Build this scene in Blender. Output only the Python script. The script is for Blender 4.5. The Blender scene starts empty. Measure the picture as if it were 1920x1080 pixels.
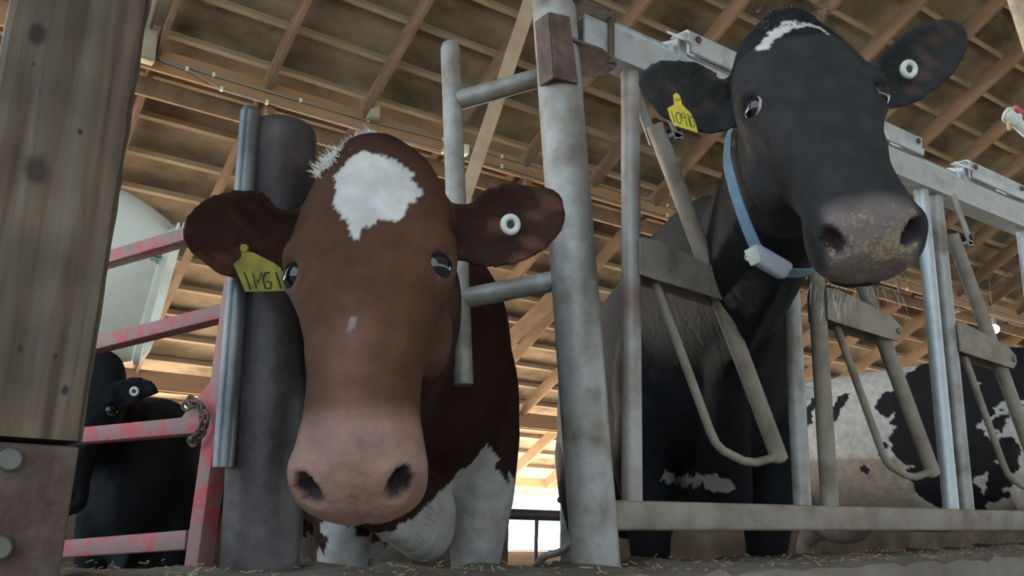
import bpy, bmesh, math, random
import numpy as np
from mathutils import Vector, Matrix

random.seed(7)
rng = np.random.default_rng(7)
SC = bpy.context.scene
COL = SC.collection

# ------------------------------------------------------------------ camera
F = 1635.0                                   # focal length in pixels of a 1920 px wide frame
PITCH, ROLL, AZ, SLOPE = [math.radians(v) for v in (14.8, 1.8, 55.8, 28.0)]
CAM = np.array([0.0, 0.0, 0.60])
_h = np.array([math.cos(AZ), math.sin(AZ), 0]); _r = np.array([math.sin(AZ), -math.cos(AZ), 0]); _z = np.array([0, 0, 1.0])
FWD = _h * math.cos(PITCH) + _z * math.sin(PITCH)
_u = -_h * math.sin(PITCH) + _z * math.cos(PITCH)
RGT = math.cos(ROLL) * _r + math.sin(ROLL) * _u
UP = -math.sin(ROLL) * _r + math.cos(ROLL) * _u
cam_data = bpy.data.cameras.new('camera')
cam_data.sensor_width = 36.0
cam_data.lens = F / 1920 * 36.0
cam_data.clip_start = 0.02
cam_data.clip_end = 500
cam = bpy.data.objects.new('camera', cam_data)
COL.objects.link(cam)
M4 = Matrix.Identity(4)
for i in range(3):
    M4[i][0], M4[i][1], M4[i][2], M4[i][3] = RGT[i], UP[i], -FWD[i], CAM[i]
cam.matrix_world = M4
SC.camera = cam

# ------------------------------------------------------------------ world, sun, exposure
world = bpy.data.worlds.new('sky')
SC.world = world
world.use_nodes = True
wn = world.node_tree.nodes
wn['Background'].inputs[0].default_value = (0.66, 0.83, 1.0, 1)
wn['Background'].inputs[1].default_value = 2.2
sun_d = bpy.data.lights.new('sun', 'SUN')
sun_d.energy = 330.0
sun_d.angle = math.radians(0.6)
sun_d.color = (1.0, 0.95, 0.87)
sun = bpy.data.objects.new('sun', sun_d)
COL.objects.link(sun)
sun.rotation_euler = Vector((-0.2, -0.90, -0.40)).to_track_quat('-Z', 'Y').to_euler()
sun.location = (0, 30, 30)
SC.view_settings.view_transform = 'Standard'
SC.view_settings.look = 'None'
SC.view_settings.gamma = 1.0
SC.view_settings.use_curve_mapping = False
SC.view_settings.exposure = 0.0

# ------------------------------------------------------------------ pixel -> point helpers (measuring the place)
def ray(x, y): return FWD + RGT * (x - 960) / F - UP * (y - 540) / F
def PY(x, y, Y): d = ray(x, y); return CAM + d * (Y - CAM[1]) / d[1]
def PX(x, y, X): d = ray(x, y); return CAM + d * (X - CAM[0]) / d[0]
def PD(x, y, D): return CAM + ray(x, y) * D
def PV(x, y, P0, th):
    n = np.array([-math.sin(math.radians(th)), math.cos(math.radians(th)), 0]); d = ray(x, y)
    return CAM + d * ((np.array(P0) - CAM) @ n) / (d @ n)
def nrm(v): v = np.array(v, float); return v / np.linalg.norm(v)

# ------------------------------------------------------------------ materials
def new_mat(name):
    m = bpy.data.materials.new(name); m.use_nodes = True
    nt = m.node_tree; nt.nodes.clear()
    out = nt.nodes.new('ShaderNodeOutputMaterial'); b = nt.nodes.new('ShaderNodeBsdfPrincipled')
    nt.links.new(b.outputs[0], out.inputs[0])
    return m, nt, b
def node(nt, kind, **kw):
    n = nt.nodes.new('ShaderNode' + kind)
    for k, v in kw.items(): setattr(n, k, v)
    return n
def ramp(nt, src, stops):
    r = node(nt, 'ValToRGB'); e = r.color_ramp.elements
    while len(e) < len(stops): e.new(0.5)
    for el, (p, c) in zip(e, stops):
        el.position = p; el.color = (*c, 1)
    nt.links.new(src, r.inputs[0])
    return r
def noise_mat(name, stops, scale=6, rough=0.6, metal=0.0, detail=6, stretch=(1, 1, 1), bump=0.2, bscale=None, spec=0.5, dist=0.0):
    m, nt, b = new_mat(name)
    tc = node(nt, 'TexCoord'); mp = node(nt, 'Mapping'); mp.inputs['Scale'].default_value = stretch
    nt.links.new(tc.outputs['Object'], mp.inputs[0])
    n = node(nt, 'TexNoise'); n.inputs['Scale'].default_value = scale; n.inputs['Detail'].default_value = detail
    n.inputs['Roughness'].default_value = 0.62; n.inputs['Distortion'].default_value = dist
    nt.links.new(mp.outputs[0], n.inputs['Vector'])
    r = ramp(nt, n.outputs[0], stops)
    nt.links.new(r.outputs[0], b.inputs['Base Color'])
    b.inputs['Roughness'].default_value = rough; b.inputs['Metallic'].default_value = metal
    b.inputs['Specular IOR Level'].default_value = spec
    if bump:
        n2 = node(nt, 'TexNoise'); n2.inputs['Scale'].default_value = bscale or scale * 6; n2.inputs['Detail'].default_value = 4
        nt.links.new(mp.outputs[0], n2.inputs['Vector'])
        bp = node(nt, 'Bump'); bp.inputs['Strength'].default_value = bump; bp.inputs['Distance'].default_value = 0.01
        nt.links.new(n2.outputs[0], bp.inputs['Height']); nt.links.new(bp.outputs[0], b.inputs['Normal'])
    return m
def plain(name, col, rough=0.5, metal=0.0, spec=0.5, emit=None, estr=0):
    m, nt, b = new_mat(name)
    b.inputs['Base Color'].default_value = (*col, 1); b.inputs['Roughness'].default_value = rough
    b.inputs['Metallic'].default_value = metal; b.inputs['Specular IOR Level'].default_value = spec
    if emit: b.inputs['Emission Color'].default_value = (*emit, 1); b.inputs['Emission Strength'].default_value = estr
    return m

GALV = noise_mat('galvanised_steel', [(0.28, (0.13, 0.105, 0.08)), (0.44, (0.27, 0.25, 0.215)), (0.58, (0.38, 0.38, 0.365)), (0.76, (0.23, 0.205, 0.165))], scale=9, rough=0.5, metal=0.25, bump=0.15)
GALVD = noise_mat('dull_blue_grey_pipe', [(0.3, (0.13, 0.14, 0.145)), (0.5, (0.22, 0.24, 0.25)), (0.75, (0.28, 0.28, 0.26))], scale=9, rough=0.38, metal=0.5, bump=0.1)
GALVB = noise_mat('bright_galvanised_steel', [(0.3, (0.36, 0.38, 0.38)), (0.5, (0.50, 0.55, 0.57)), (0.7, (0.42, 0.42, 0.40))], scale=14, rough=0.42, metal=0.35, bump=0.1)
DUSTY = noise_mat('dusty_steel', [(0.3, (0.19, 0.155, 0.12)), (0.5, (0.30, 0.26, 0.205)), (0.72, (0.36, 0.33, 0.28))], scale=13, rough=0.75, metal=0.1, bump=0.2)
STANCH = noise_mat('worn_stanchion_steel', [(0.30, (0.24, 0.10, 0.085)), (0.42, (0.27, 0.22, 0.19)), (0.60, (0.38, 0.37, 0.35)), (0.75, (0.26, 0.22, 0.18))], scale=7, rough=0.5, metal=0.2, bump=0.15)
DARKST = noise_mat('dark_rusted_steel', [(0.3, (0.030, 0.024, 0.025)), (0.5, (0.065, 0.055, 0.055)), (0.7, (0.12, 0.105, 0.10))], scale=8, rough=0.5, metal=0.3, bump=0.2)
RUST = noise_mat('rust_brown_steel', [(0.3, (0.065, 0.036, 0.026)), (0.5, (0.125, 0.085, 0.068)), (0.7, (0.19, 0.14, 0.115))], scale=22, rough=0.8, metal=0.1, bump=0.4)
PLATER = noise_mat('rust_brown_plate', [(0.3, (0.055, 0.034, 0.026)), (0.5, (0.105, 0.072, 0.054)), (0.68, (0.15, 0.115, 0.09)), (0.8, (0.19, 0.10, 0.05))], scale=16, rough=0.85, bump=0.6, bscale=60)
REDP = noise_mat('flaking_red_paint', [(0.36, (0.26, 0.16, 0.14)), (0.47, (0.30, 0.165, 0.15)), (0.56, (0.46, 0.085, 0.09)), (0.75, (0.56, 0.06, 0.075))], scale=16, rough=0.6, stretch=(1, 1, 1), bump=0.25)
ROOFW = noise_mat('dusty_roof_boards', [(0.30, (0.065, 0.053, 0.044)), (0.46, (0.20, 0.16, 0.12)), (0.62, (0.31, 0.25, 0.185)), (0.8, (0.38, 0.31, 0.23))], scale=0.9, rough=0.95, stretch=(1, 1.7, 1), bump=0.3, bscale=14, detail=8, spec=0.1)
RAFT = noise_mat('brown_rafter_timber', [(0.3, (0.155, 0.105, 0.073)), (0.7, (0.235, 0.165, 0.115))], scale=1.4, rough=0.9, stretch=(3, 0.6, 3), bump=0.2, bscale=20, spec=0.15)
PURL = noise_mat('tan_purlin_timber', [(0.3, (0.31, 0.25, 0.19)), (0.7, (0.44, 0.365, 0.28))], scale=1.5, rough=0.9, stretch=(0.5, 3, 3), bump=0.2, bscale=20, spec=0.15)
GIRD = noise_mat('orange_brown_beam_timber', [(0.3, (0.27, 0.16, 0.09)), (0.7, (0.40, 0.25, 0.15))], scale=2, rough=0.85, stretch=(0.4, 3, 3), bump=0.15, bscale=20, spec=0.2)
GREYP = plain('grey_conduit_plastic', (0.25, 0.24, 0.21), 0.6)
BOXG = noise_mat('weathered_box', [(0.3, (0.30, 0.27, 0.20)), (0.7, (0.42, 0.39, 0.31))], scale=5, rough=0.8)
CONC = noise_mat('feed_dusted_concrete', [(0.3, (0.17, 0.145, 0.115)), (0.55, (0.25, 0.22, 0.18)), (0.75, (0.33, 0.29, 0.235))], scale=7, rough=0.95, bump=0.6, bscale=40, spec=0.1)
FLOORM = noise_mat('barn_floor_concrete', [(0.3, (0.34, 0.28, 0.21)), (0.7, (0.48, 0.41, 0.32))], scale=1.2, rough=0.9, bump=0.4, bscale=20, spec=0.2)
BLOCKERW = noise_mat('manure_stained_concrete', [(0.3, (0.10, 0.07, 0.05)), (0.55, (0.19, 0.14, 0.105)), (0.75, (0.27, 0.22, 0.17))], scale=3, rough=0.95, bump=0.5, bscale=25, spec=0.1)
LOWBOUNCE = noise_mat('low_bounce_grass', [(0.3, (0.020, 0.026, 0.012)), (0.7, (0.045, 0.05, 0.022))], scale=2, rough=0.95)  # unseen ground made dark grass to cut the sun bounce from behind
YARD = noise_mat('sunlit_yard', [(0.3, (0.55, 0.52, 0.46)), (0.7, (0.72, 0.69, 0.62))], scale=0.5, rough=0.95, bump=0.2)
FANW = noise_mat('white_fibreglass', [(0.25, (0.60, 0.62, 0.54)), (0.45, (0.74, 0.78, 0.72)), (0.8, (0.80, 0.84, 0.79))], scale=2.4, rough=0.35, bump=0.05, bscale=30)
INK = plain('dark_print', (0.03, 0.035, 0.03), 0.7)
GREENP = plain('green_print', (0.02, 0.13, 0.09), 0.6)
YTAG = noise_mat('yellow_tag_plastic', [(0.3, (0.62, 0.48, 0.02)), (0.7, (0.76, 0.62, 0.05))], scale=30, rough=0.5, bump=0.05)
OTAG = noise_mat('dirty_yellow_tag_plastic', [(0.35, (0.18, 0.165, 0.035)), (0.6, (0.36, 0.32, 0.03))], scale=40, rough=0.55, bump=0.05)
WHITEPL = plain('white_plastic', (0.70, 0.71, 0.62), 0.4)
BLKPL = plain('dark_plastic', (0.03, 0.03, 0.03), 0.5)
BLUEST = noise_mat('blue_grey_webbing', [(0.3, (0.13, 0.23, 0.30)), (0.7, (0.20, 0.32, 0.40))], scale=60, rough=0.7, bump=0.3, bscale=300)
GREYBOX = plain('grey_sensor_plastic', (0.36, 0.37, 0.42), 0.35)
BOLT = noise_mat('galvanised_bolt', [(0.3, (0.13, 0.125, 0.11)), (0.7, (0.21, 0.205, 0.18))], scale=30, rough=0.6, metal=0.2)
CHAINM = noise_mat('rusty_chain_steel', [(0.3, (0.10, 0.065, 0.045)), (0.7, (0.22, 0.165, 0.12))], scale=40, rough=0.7, metal=0.2)
REDPL = plain('red_plastic', (0.45, 0.10, 0.11), 0.4)
STRAW = noise_mat('straw', [(0.3, (0.34, 0.24, 0.12)), (0.7, (0.55, 0.44, 0.26))], scale=30, rough=0.9)
CURT = noise_mat('grey_green_curtain', [(0.35, (0.22, 0.23, 0.19)), (0.55, (0.40, 0.42, 0.37))], scale=3, rough=0.8)
PINKSKIN = plain('inner_ear_skin', (0.2, 0.12, 0.09), 0.7)
BACKLITHAIR = plain('backlit_white_hair', (0.85, 0.83, 0.78), 0.5)  # white hair, with the light from behind put in as extra whiteness
WHISK = plain('pale_bristle', (0.62, 0.60, 0.54), 0.5)
DWHISK = plain('dark_bristle', (0.05, 0.05, 0.05), 0.5)
LAMPM = plain('lit_bulb', (1, 1, 1), 0.4, emit=(1.0, 0.97, 0.95), estr=12)
CAMLENS = plain('milky_globe_glass', (0.50, 0.48, 0.40), 0.3)

def wood_post_mat():
    m, nt, b = new_mat('weathered_post_timber')
    tc = node(nt, 'TexCoord'); mp = node(nt, 'Mapping'); mp.inputs['Scale'].default_value = (26, 26, 1.6)
    nt.links.new(tc.outputs['Object'], mp.inputs[0])
    n = node(nt, 'TexNoise'); n.inputs['Scale'].default_value = 1.6; n.inputs['Detail'].default_value = 7; n.inputs['Distortion'].default_value = 0.8
    nt.links.new(mp.outputs[0], n.inputs[0])
    r = ramp(nt, n.outputs[0], [(0.30, (0.07, 0.046, 0.028)), (0.45, (0.16, 0.112, 0.068)), (0.55, (0.21, 0.16, 0.105)), (0.70, (0.26, 0.22, 0.17))])
    n2 = node(nt, 'TexNoise'); n2.inputs['Scale'].default_value = 5; n2.inputs['Detail'].default_value = 3
    nt.links.new(tc.outputs['Object'], n2.inputs[0])
    r2 = ramp(nt, n2.outputs[0], [(0.36, (0.34, 0.34, 0.36)), (0.62, (1, 1, 1))])
    mx = node(nt, 'Mix', data_type='RGBA', blend_type='MULTIPLY'); mx.inputs[0].default_value = 0.75
    nt.links.new(r.outputs[0], mx.inputs[6]); nt.links.new(r2.outputs[0], mx.inputs[7])
    nt.links.new(mx.outputs[2], b.inputs['Base Color'])
    b.inputs['Roughness'].default_value = 0.7
    bp = node(nt, 'Bump'); bp.inputs['Strength'].default_value = 0.35; bp.inputs['Distance'].default_value = 0.004
    nt.links.new(n.outputs[0], bp.inputs['Height']); nt.links.new(bp.outputs[0], b.inputs['Normal'])
    return m
POSTW = wood_post_mat()
KNOT = noise_mat('dark_wood_knot', [(0.3, (0.035, 0.022, 0.016)), (0.6, (0.12, 0.08, 0.06)), (0.75, (0.18, 0.13, 0.10))], scale=30, rough=0.85, stretch=(1, 1, 0.5))

def coat_mat():
    m, nt, b = new_mat('short_haired_coat')
    at = node(nt, 'Attribute', attribute_name='coat')
    ax = node(nt, 'Attribute', attribute_name='extra')
    sx = node(nt, 'SeparateColor'); nt.links.new(ax.outputs['Color'], sx.inputs[0])
    tc = node(nt, 'TexCoord')
    n = node(nt, 'TexNoise'); n.inputs['Scale'].default_value = 26; n.inputs['Detail'].default_value = 5
    nt.links.new(tc.outputs['Object'], n.inputs[0])
    r = ramp(nt, n.outputs[0], [(0.3, (0.66, 0.66, 0.66)), (0.7, (1.18, 1.18, 1.18))])
    mx = node(nt, 'Mix', data_type='RGBA', blend_type='MULTIPLY'); mx.inputs[0].default_value = 0.7
    nt.links.new(at.outputs['Color'], mx.inputs[6]); nt.links.new(r.outputs[0], mx.inputs[7])
    # feed crumbs stuck on the muzzle
    nc = node(nt, 'TexNoise'); nc.inputs['Scale'].default_value = 170; nc.inputs['Detail'].default_value = 2
    nt.links.new(tc.outputs['Object'], nc.inputs[0])
    nm = node(nt, 'TexNoise'); nm.inputs['Scale'].default_value = 28; nm.inputs['Detail'].default_value = 3
    nt.links.new(tc.outputs['Object'], nm.inputs[0])
    a1 = node(nt, 'Math', operation='MULTIPLY'); nt.links.new(nc.outputs[0], a1.inputs[0]); nt.links.new(nm.outputs[0], a1.inputs[1])
    a2 = node(nt, 'Math', operation='MULTIPLY'); nt.links.new(a1.outputs[0], a2.inputs[0]); nt.links.new(sx.outputs[1], a2.inputs[1])
    a3 = node(nt, 'MapRange'); a3.inputs[1].default_value = 0.265; a3.inputs[2].default_value = 0.32
    nt.links.new(a2.outputs[0], a3.inputs[0])
    mc = node(nt, 'Mix', data_type='RGBA'); nt.links.new(a3.outputs[0], mc.inputs[0])
    nt.links.new(mx.outputs[2], mc.inputs[6]); mc.inputs[7].default_value = (0.29, 0.225, 0.14, 1)
    nt.links.new(mc.outputs[2], b.inputs['Base Color'])
    mr = node(nt, 'MapRange'); mr.inputs[3].default_value = 0.78; mr.inputs[4].default_value = 0.30
    nt.links.new(sx.outputs[0], mr.inputs[0]); nt.links.new(mr.outputs[0], b.inputs['Roughness'])
    b.inputs['Sheen Weight'].default_value = 0.0; b.inputs['Sheen Roughness'].default_value = 0.4
    b.inputs['Specular IOR Level'].default_value = 0.16
    nb = node(nt, 'TexNoise'); nb.inputs['Scale'].default_value = 150; nb.inputs['Detail'].default_value = 3
    nt.links.new(tc.outputs['Object'], nb.inputs[0])
    ad = node(nt, 'Math', operation='ADD'); nt.links.new(nb.outputs[0], ad.inputs[0]); nt.links.new(a3.outputs[0], ad.inputs[1])
    bp = node(nt, 'Bump'); bp.inputs['Strength'].default_value = 0.35; bp.inputs['Distance'].default_value = 0.003
    nt.links.new(ad.outputs[0], bp.inputs['Height'])
    nw = node(nt, 'TexNoise'); nw.inputs['Scale'].default_value = 22; nw.inputs['Detail'].default_value = 3; nw.inputs['Distortion'].default_value = 0.6
    nt.links.new(tc.outputs['Object'], nw.inputs[0])
    b2 = node(nt, 'Bump'); b2.inputs['Strength'].default_value = 0.55; b2.inputs['Distance'].default_value = 0.012
    nt.links.new(nw.outputs[0], b2.inputs['Height']); nt.links.new(bp.outputs[0], b2.inputs['Normal']); nt.links.new(b2.outputs[0], b.inputs['Normal'])
    return m
COAT = coat_mat()

def eye_mat(name, sclera):
    # iris / sclera by the eyeball's own axis (object z = gaze)
    m, nt, b = new_mat(name)
    tc = node(nt, 'TexCoord'); s = node(nt, 'SeparateXYZ'); nt.links.new(tc.outputs['Object'], s.inputs[0])
    mr = node(nt, 'MapRange'); mr.inputs[1].default_value = -1; mr.inputs[2].default_value = 1
    nt.links.new(s.outputs[2], mr.inputs[0])
    r = ramp(nt, mr.outputs[0], [(0.0, sclera), (0.70, sclera), (0.74, (0.012, 0.010, 0.012)), (1.0, (0.004, 0.005, 0.010))])
    nt.links.new(r.outputs[0], b.inputs['Base Color']); b.inputs['Roughness'].default_value = 0.06
    b.inputs['Coat Weight'].default_value = 0.6
    return m
EYE = eye_mat('cow_eye', (0.50, 0.36, 0.36))

# ------------------------------------------------------------------ mesh helpers
def obj(name, bm, m=None, parent=None, smooth=True):
    me = bpy.data.meshes.new(name)
    bmesh.ops.recalc_face_normals(bm, faces=bm.faces)
    bm.to_mesh(me); bm.free()
    if smooth:
        me.shade_smooth()
        me.set_sharp_from_angle(angle=math.radians(38))
    if m: me.materials.append(m)
    o = bpy.data.objects.new(name, me); COL.objects.link(o)
    if parent: o.parent = parent; o.matrix_parent_inverse = parent.matrix_world.inverted()
    return o
def thing(name, label, cat, loc=(0, 0, 0), group=None):
    o = bpy.data.objects.new(name, None); COL.objects.link(o)
    o.empty_display_size = 0.1
    o.location = Vector(loc); o.matrix_world = Matrix.Translation(Vector(loc))
    o['label'] = label; o['category'] = cat
    if group: o['group'] = group
    return o
def tag(o, label, cat, group=None):
    o['label'] = label; o['category'] = cat
    if group: o['group'] = group
    return o
def struct(o): o['kind'] = 'structure'; return o
def copy_tree(o, parent=None):
    c = o.copy(); COL.objects.link(c)
    if parent: c.parent = parent
    for ch in list(o.children): copy_tree(ch, c)
    return c

def frame_of(d, hint=(0, 0, 1)):
    d = nrm(d); h = np.array(hint, float)
    if abs(d @ nrm(h)) > 0.98: h = np.array([1.0, 0, 0])
    a = nrm(np.cross(h, d)); b = np.cross(d, a)
    return a, b, d
def add_tube(bm, pts, r, n=16, cap=True):
    """tube along a polyline with mitred joints; r scalar or list"""
    pts = [np.array(p, float) for p in pts]; k = len(pts)
    rs = r if isinstance(r, (list, tuple, np.ndarray)) else [r] * k
    tang = []
    for i in range(k):
        if i == 0: t = pts[1] - pts[0]
        elif i == k - 1: t = pts[-1] - pts[-2]
        else: t = nrm(pts[i + 1] - pts[i]) + nrm(pts[i] - pts[i - 1])
        tang.append(nrm(t))
    a, b, _ = frame_of(tang[0])
    rings = []
    for i in range(k):
        t = tang[i]; a = nrm(a - t * (a @ t)); b = np.cross(t, a)
        rings.append([bm.verts.new(pts[i] + rs[i] * (a * math.cos(2 * math.pi * j / n) + b * math.sin(2 * math.pi * j / n))) for j in range(n)])
    for i in range(k - 1):
        for j in range(n):
            bm.faces.new((rings[i][j], rings[i][(j + 1) % n], rings[i + 1][(j + 1) % n], rings[i + 1][j]))
    if cap:
        bm.faces.new(rings[0][::-1]); bm.faces.new(rings[-1])
    return bm
def add_pipe(bm, a, b, r, wall=0.004, n=24):
    """open-ended pipe with wall thickness"""
    a = np.array(a, float); b = np.array(b, float)
    u, v, d = frame_of(b - a)
    R = []
    for P, rr in ((a, r), (b, r), (b, r - wall), (a, r - wall)):
        R.append([bm.verts.new(P + rr * (u * math.cos(2 * math.pi * j / n) + v * math.sin(2 * math.pi * j / n))) for j in range(n)])
    for k in range(4):
        for j in range(n):
            bm.faces.new((R[k][j], R[k][(j + 1) % n], R[(k + 1) % 4][(j + 1) % n], R[(k + 1) % 4][j]))
    return bm
def add_box(bm, c, size, axes=None, bevel=0.0, seg=2):
    c = np.array(c, float)
    A = np.eye(3) if axes is None else np.array(axes, float)
    vs = []
    for sx in (-1, 1):
        for sy in (-1, 1):
            for sz in (-1, 1):
                vs.append(bm.verts.new(c + A[0] * sx * size[0] / 2 + A[1] * sy * size[1] / 2 + A[2] * sz * size[2] / 2))
    fs = [bm.faces.new([vs[i] for i in q]) for q in ((0, 1, 3, 2), (4, 6, 7, 5), (0, 4, 5, 1), (2, 3, 7, 6), (0, 2, 6, 4), (1, 5, 7, 3))]
    if bevel:
        es = list({e for f in fs for e in f.edges})
        bmesh.ops.bevel(bm, geom=es, offset=bevel, segments=seg, affect='EDGES', profile=0.5)
    return bm
def add_bar(bm, a, b, w, h, hint=(0, 0, 1), bevel=0.0, seg=2):
    """rectangular bar from a to b; w across, h along hint"""
    a = np.array(a, float); b = np.array(b, float)
    u, v, d = frame_of(b - a, hint)
    return add_box(bm, (a + b) / 2, (w, h, np.linalg.norm(b - a)), (u, v, d), bevel, seg)
def add_prism(bm, poly, thick, bevel=0.0):
    """closed plate: poly = list of 3D points (planar), thick = 3D offset vector"""
    t = np.array(thick, float)
    a = [bm.verts.new(np.array(p, float) - t / 2) for p in poly]; b = [bm.verts.new(np.array(p, float) + t / 2) for p in poly]
    n = len(poly); fs = [bm.faces.new(a[::-1]), bm.faces.new(b)]
    for i in range(n): fs.append(bm.faces.new((a[i], a[(i + 1) % n], b[(i + 1) % n], b[i])))
    if bevel:
        es = list({e for f in fs for e in f.edges})
        bmesh.ops.bevel(bm, geom=es, offset=bevel, segments=2, affect='EDGES', profile=0.5)
    return bm
def add_rings(bm, rings, cap=True):
    R = [[bm.verts.new(p) for p in r] for r in rings]; n = len(R[0])
    for i in range(len(R) - 1):
        for j in range(n): bm.faces.new((R[i][j], R[i][(j + 1) % n], R[i + 1][(j + 1) % n], R[i + 1][j]))
    if cap: bm.faces.new(R[0][::-1]); bm.faces.new(R[-1])
    return bm
def add_sphere(bm, c, r, seg=20, scale=(1, 1, 1), axes=None):
    A = np.eye(3) if axes is None else np.array(axes, float)
    rings = []
    c = np.array(c, float)
    for i in range(1, seg):
        t = math.pi * i / seg
        rings.append([c + r * (A[0] * scale[0] * math.sin(t) * math.cos(p) + A[1] * scale[1] * math.sin(t) * math.sin(p) + A[2] * scale[2] * math.cos(t)) for p in [2 * math.pi * j / (seg * 2) for j in range(seg * 2)]])
    return add_rings(bm, rings)
def add_torus(bm, c, R, r, axis, n=36, m=12, squash=1.0, hint=(0, 0, 1)):
    u, v, d = frame_of(axis, hint); c = np.array(c, float)
    V = [[bm.verts.new(c + (u * math.cos(a) + v * math.sin(a) * squash) * (R + r * math.cos(b)) + d * r * math.sin(b)) for b in [2 * math.pi * k / m for k in range(m)]] for a in [2 * math.pi * k / n for k in range(n)]]
    for i in range(n):
        for k in range(m): bm.faces.new((V[i][k], V[(i + 1) % n][k], V[(i + 1) % n][(k + 1) % m], V[i][(k + 1) % m]))
    return bm
def B(): return bmesh.new()
# ------------------------------------------------------------------ large structure: roof, floor, yard
Z0 = 10.2; TS = math.tan(SLOPE)
def zroof(y): return CAM[2] + Z0 - TS * y
def on_roof(x, y, drop):
    d = ray(x, y); return CAM + d * ((Z0 - drop) / (d[2] + TS * d[1]))
EAVE = 17.3
XA, XB, YA = -6.5, 36.0, -5.0
sl = np.array([0, math.cos(SLOPE), -math.sin(SLOPE)]); up_n = np.array([0, math.sin(SLOPE), math.cos(SLOPE)])
bm = B()
add_prism(bm, [(XA, YA, zroof(YA)), (XB, YA, zroof(YA)), (XB, EAVE, zroof(EAVE)), (XA, EAVE, zroof(EAVE))], up_n * 0.05)
ceiling = struct(obj('ceiling', bm, ROOFW, smooth=False))
up2 = np.array([0, -math.sin(SLOPE), math.cos(SLOPE)]); YR = -20.0
bm = B(); add_prism(bm, [(XA, YA, zroof(YA)), (XB, YA, zroof(YA)), (XB, YR, zroof(YA) + (YR - YA) * TS), (XA, YR, zroof(YA) + (YR - YA) * TS)], up2 * 0.05)
struct(obj('ceiling_sky_block', bm, ROOFW, smooth=False))  # unseen other roof half, added to block sky light from behind the camera
ceiling['label'] = 'brown board roof underside sloping down to the open far side'
def origin_of(o, p):
    """move an object's origin to p without moving its mesh"""
    p = Vector([float(v) for v in p]); o.data.transform(Matrix.Translation(-p)); o.location = p
# rafters (run down the slope) and purlins (run along the barn), each a part of the roof
rx = [0.155 * Z0 + 0.1224 * Z0 * k for k in range(-6, 28)]
bm = B()
L = (EAVE - YA) / math.cos(SLOPE)
add_box(bm, (0, 0, 0), (0.05, L, 0.235), ((1, 0, 0), sl, up_n))
raf0 = obj('rafter', bm, RAFT, smooth=False)
for k, x in enumerate(rx):
    o = raf0 if k == 0 else raf0.copy()
    if k: COL.objects.link(o)
    o.parent = ceiling
    ym = (YA + EAVE) / 2
    o.location = Vector((x, ym, zroof(ym))) - Vector(up_n) * (0.025 + 0.09 + 0.118)
bm = B(); add_box(bm, (0, 0, 0), (XB - XA, 0.055, 0.095), ((1, 0, 0), sl, up_n))
pur0 = obj('purlin', bm, PURL, smooth=False)
k = 0; s = (0.64 - 0.0585 * 16) * Z0
while s * math.cos(SLOPE) < EAVE - 0.03:
    y = s * math.cos(SLOPE)
    if y > YA + 0.05:
        o = pur0 if k == 0 else pur0.copy()
        if k: COL.objects.link(o)
        o.parent = ceiling
        o.location = Vector(((XA + XB) / 2, y, zroof(y))) - Vector(up_n) * (0.025 + 0.046)
        k += 1
    s += 0.0585 * Z0

bm = B(); add_box(bm, (13, 10.1, -0.1), (44, 17.9, 0.2)); floor = struct(obj('floor', bm, FLOORM, smooth=False))
bm = B(); add_box(bm, (13, -6.0, -0.04), (44, 14.3, 0.2)); alley = struct(obj('floor_alley', bm, FLOORM, smooth=False))
bm = B(); add_box(bm, (0, 60, -0.25), (500, 81.0, 0.3)); yard = struct(obj('ground_yard', bm, YARD, smooth=False))
bm = B(); add_box(bm, (0, -60, -0.25), (500, 93, 0.3)); gnd = struct(obj('ground_back', bm, LOWBOUNCE, smooth=False))

# roof beams: a pair of planks under the rafters, and a lower one near the eave
def beam_y(px, py, drop):          # the depth at which the sight line meets the underside of the rafters
    d = ray(px, py); return (Z0 - drop) / (d[2] / d[1] + TS)
GY = beam_y(453, 163, 0.44)
gz = zroof(GY) - 0.29
girder = thing('roof_beam', 'double plank beam of orange brown timber carrying the grey conduit', 'beam', (5, GY, gz))
bm = B(); add_box(bm, (14.5, GY, gz - 0.13), (41.5, 0.05, 0.26)); obj('plank', bm, GIRD, girder, smooth=False)
bm = B(); add_box(bm, (14.5, GY + 0.30, gz - 0.34), (41.5, 0.05, 0.22)); obj('plank', bm, RAFT, girder, smooth=False)
for x in np.arange(-5, 33, 3.75):
    bm = B(); add_box(bm, (x + 0.4, GY + 0.15, gz - 0.28), (0.10, 0.25, 0.20)); obj('spacer_block', bm, RAFT, girder, smooth=False)
GY2 = beam_y(300, 716, 0.45)
g2 = zroof(GY2) - 0.30
bm = B(); add_box(bm, (14.5, GY2, g2 - 0.14), (41.5, 0.09, 0.30)); add_box(bm, (14.5, GY2 + 0.07, g2 - 0.30), (41.5, 0.12, 0.04))
tag(obj('eave_beam', bm, GIRD, smooth=False), 'low far beam of brown timber near the bright eave opening', 'beam')
bm = B(); add_box(bm, (14.5, EAVE - 0.05, zroof(EAVE) - 0.16), (41.5, 0.05, 0.22))
struct(obj('trim_1', bm, GIRD, smooth=False))
bm = B()
ring = []
for i in range(14):
    a = 2 * math.pi * i / 14
    ring.append((0.13 * math.cos(a), 0.11 * math.sin(a) * (1 + 0.1 * math.sin(3 * a))))
add_rings(bm, [[(x, EAVE + 0.1 + p[0], zroof(EAVE) - 0.42 + p[1]) for p in ring] for x in np.linspace(-6.2, 34, 30)])
tag(obj('rolled_curtain', bm, CURT), 'rolled grey green side curtain hanging along the far eave', 'curtain')
# eave posts far away
for x in np.arange(-8.5, 35, 5.0):
    pass
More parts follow.
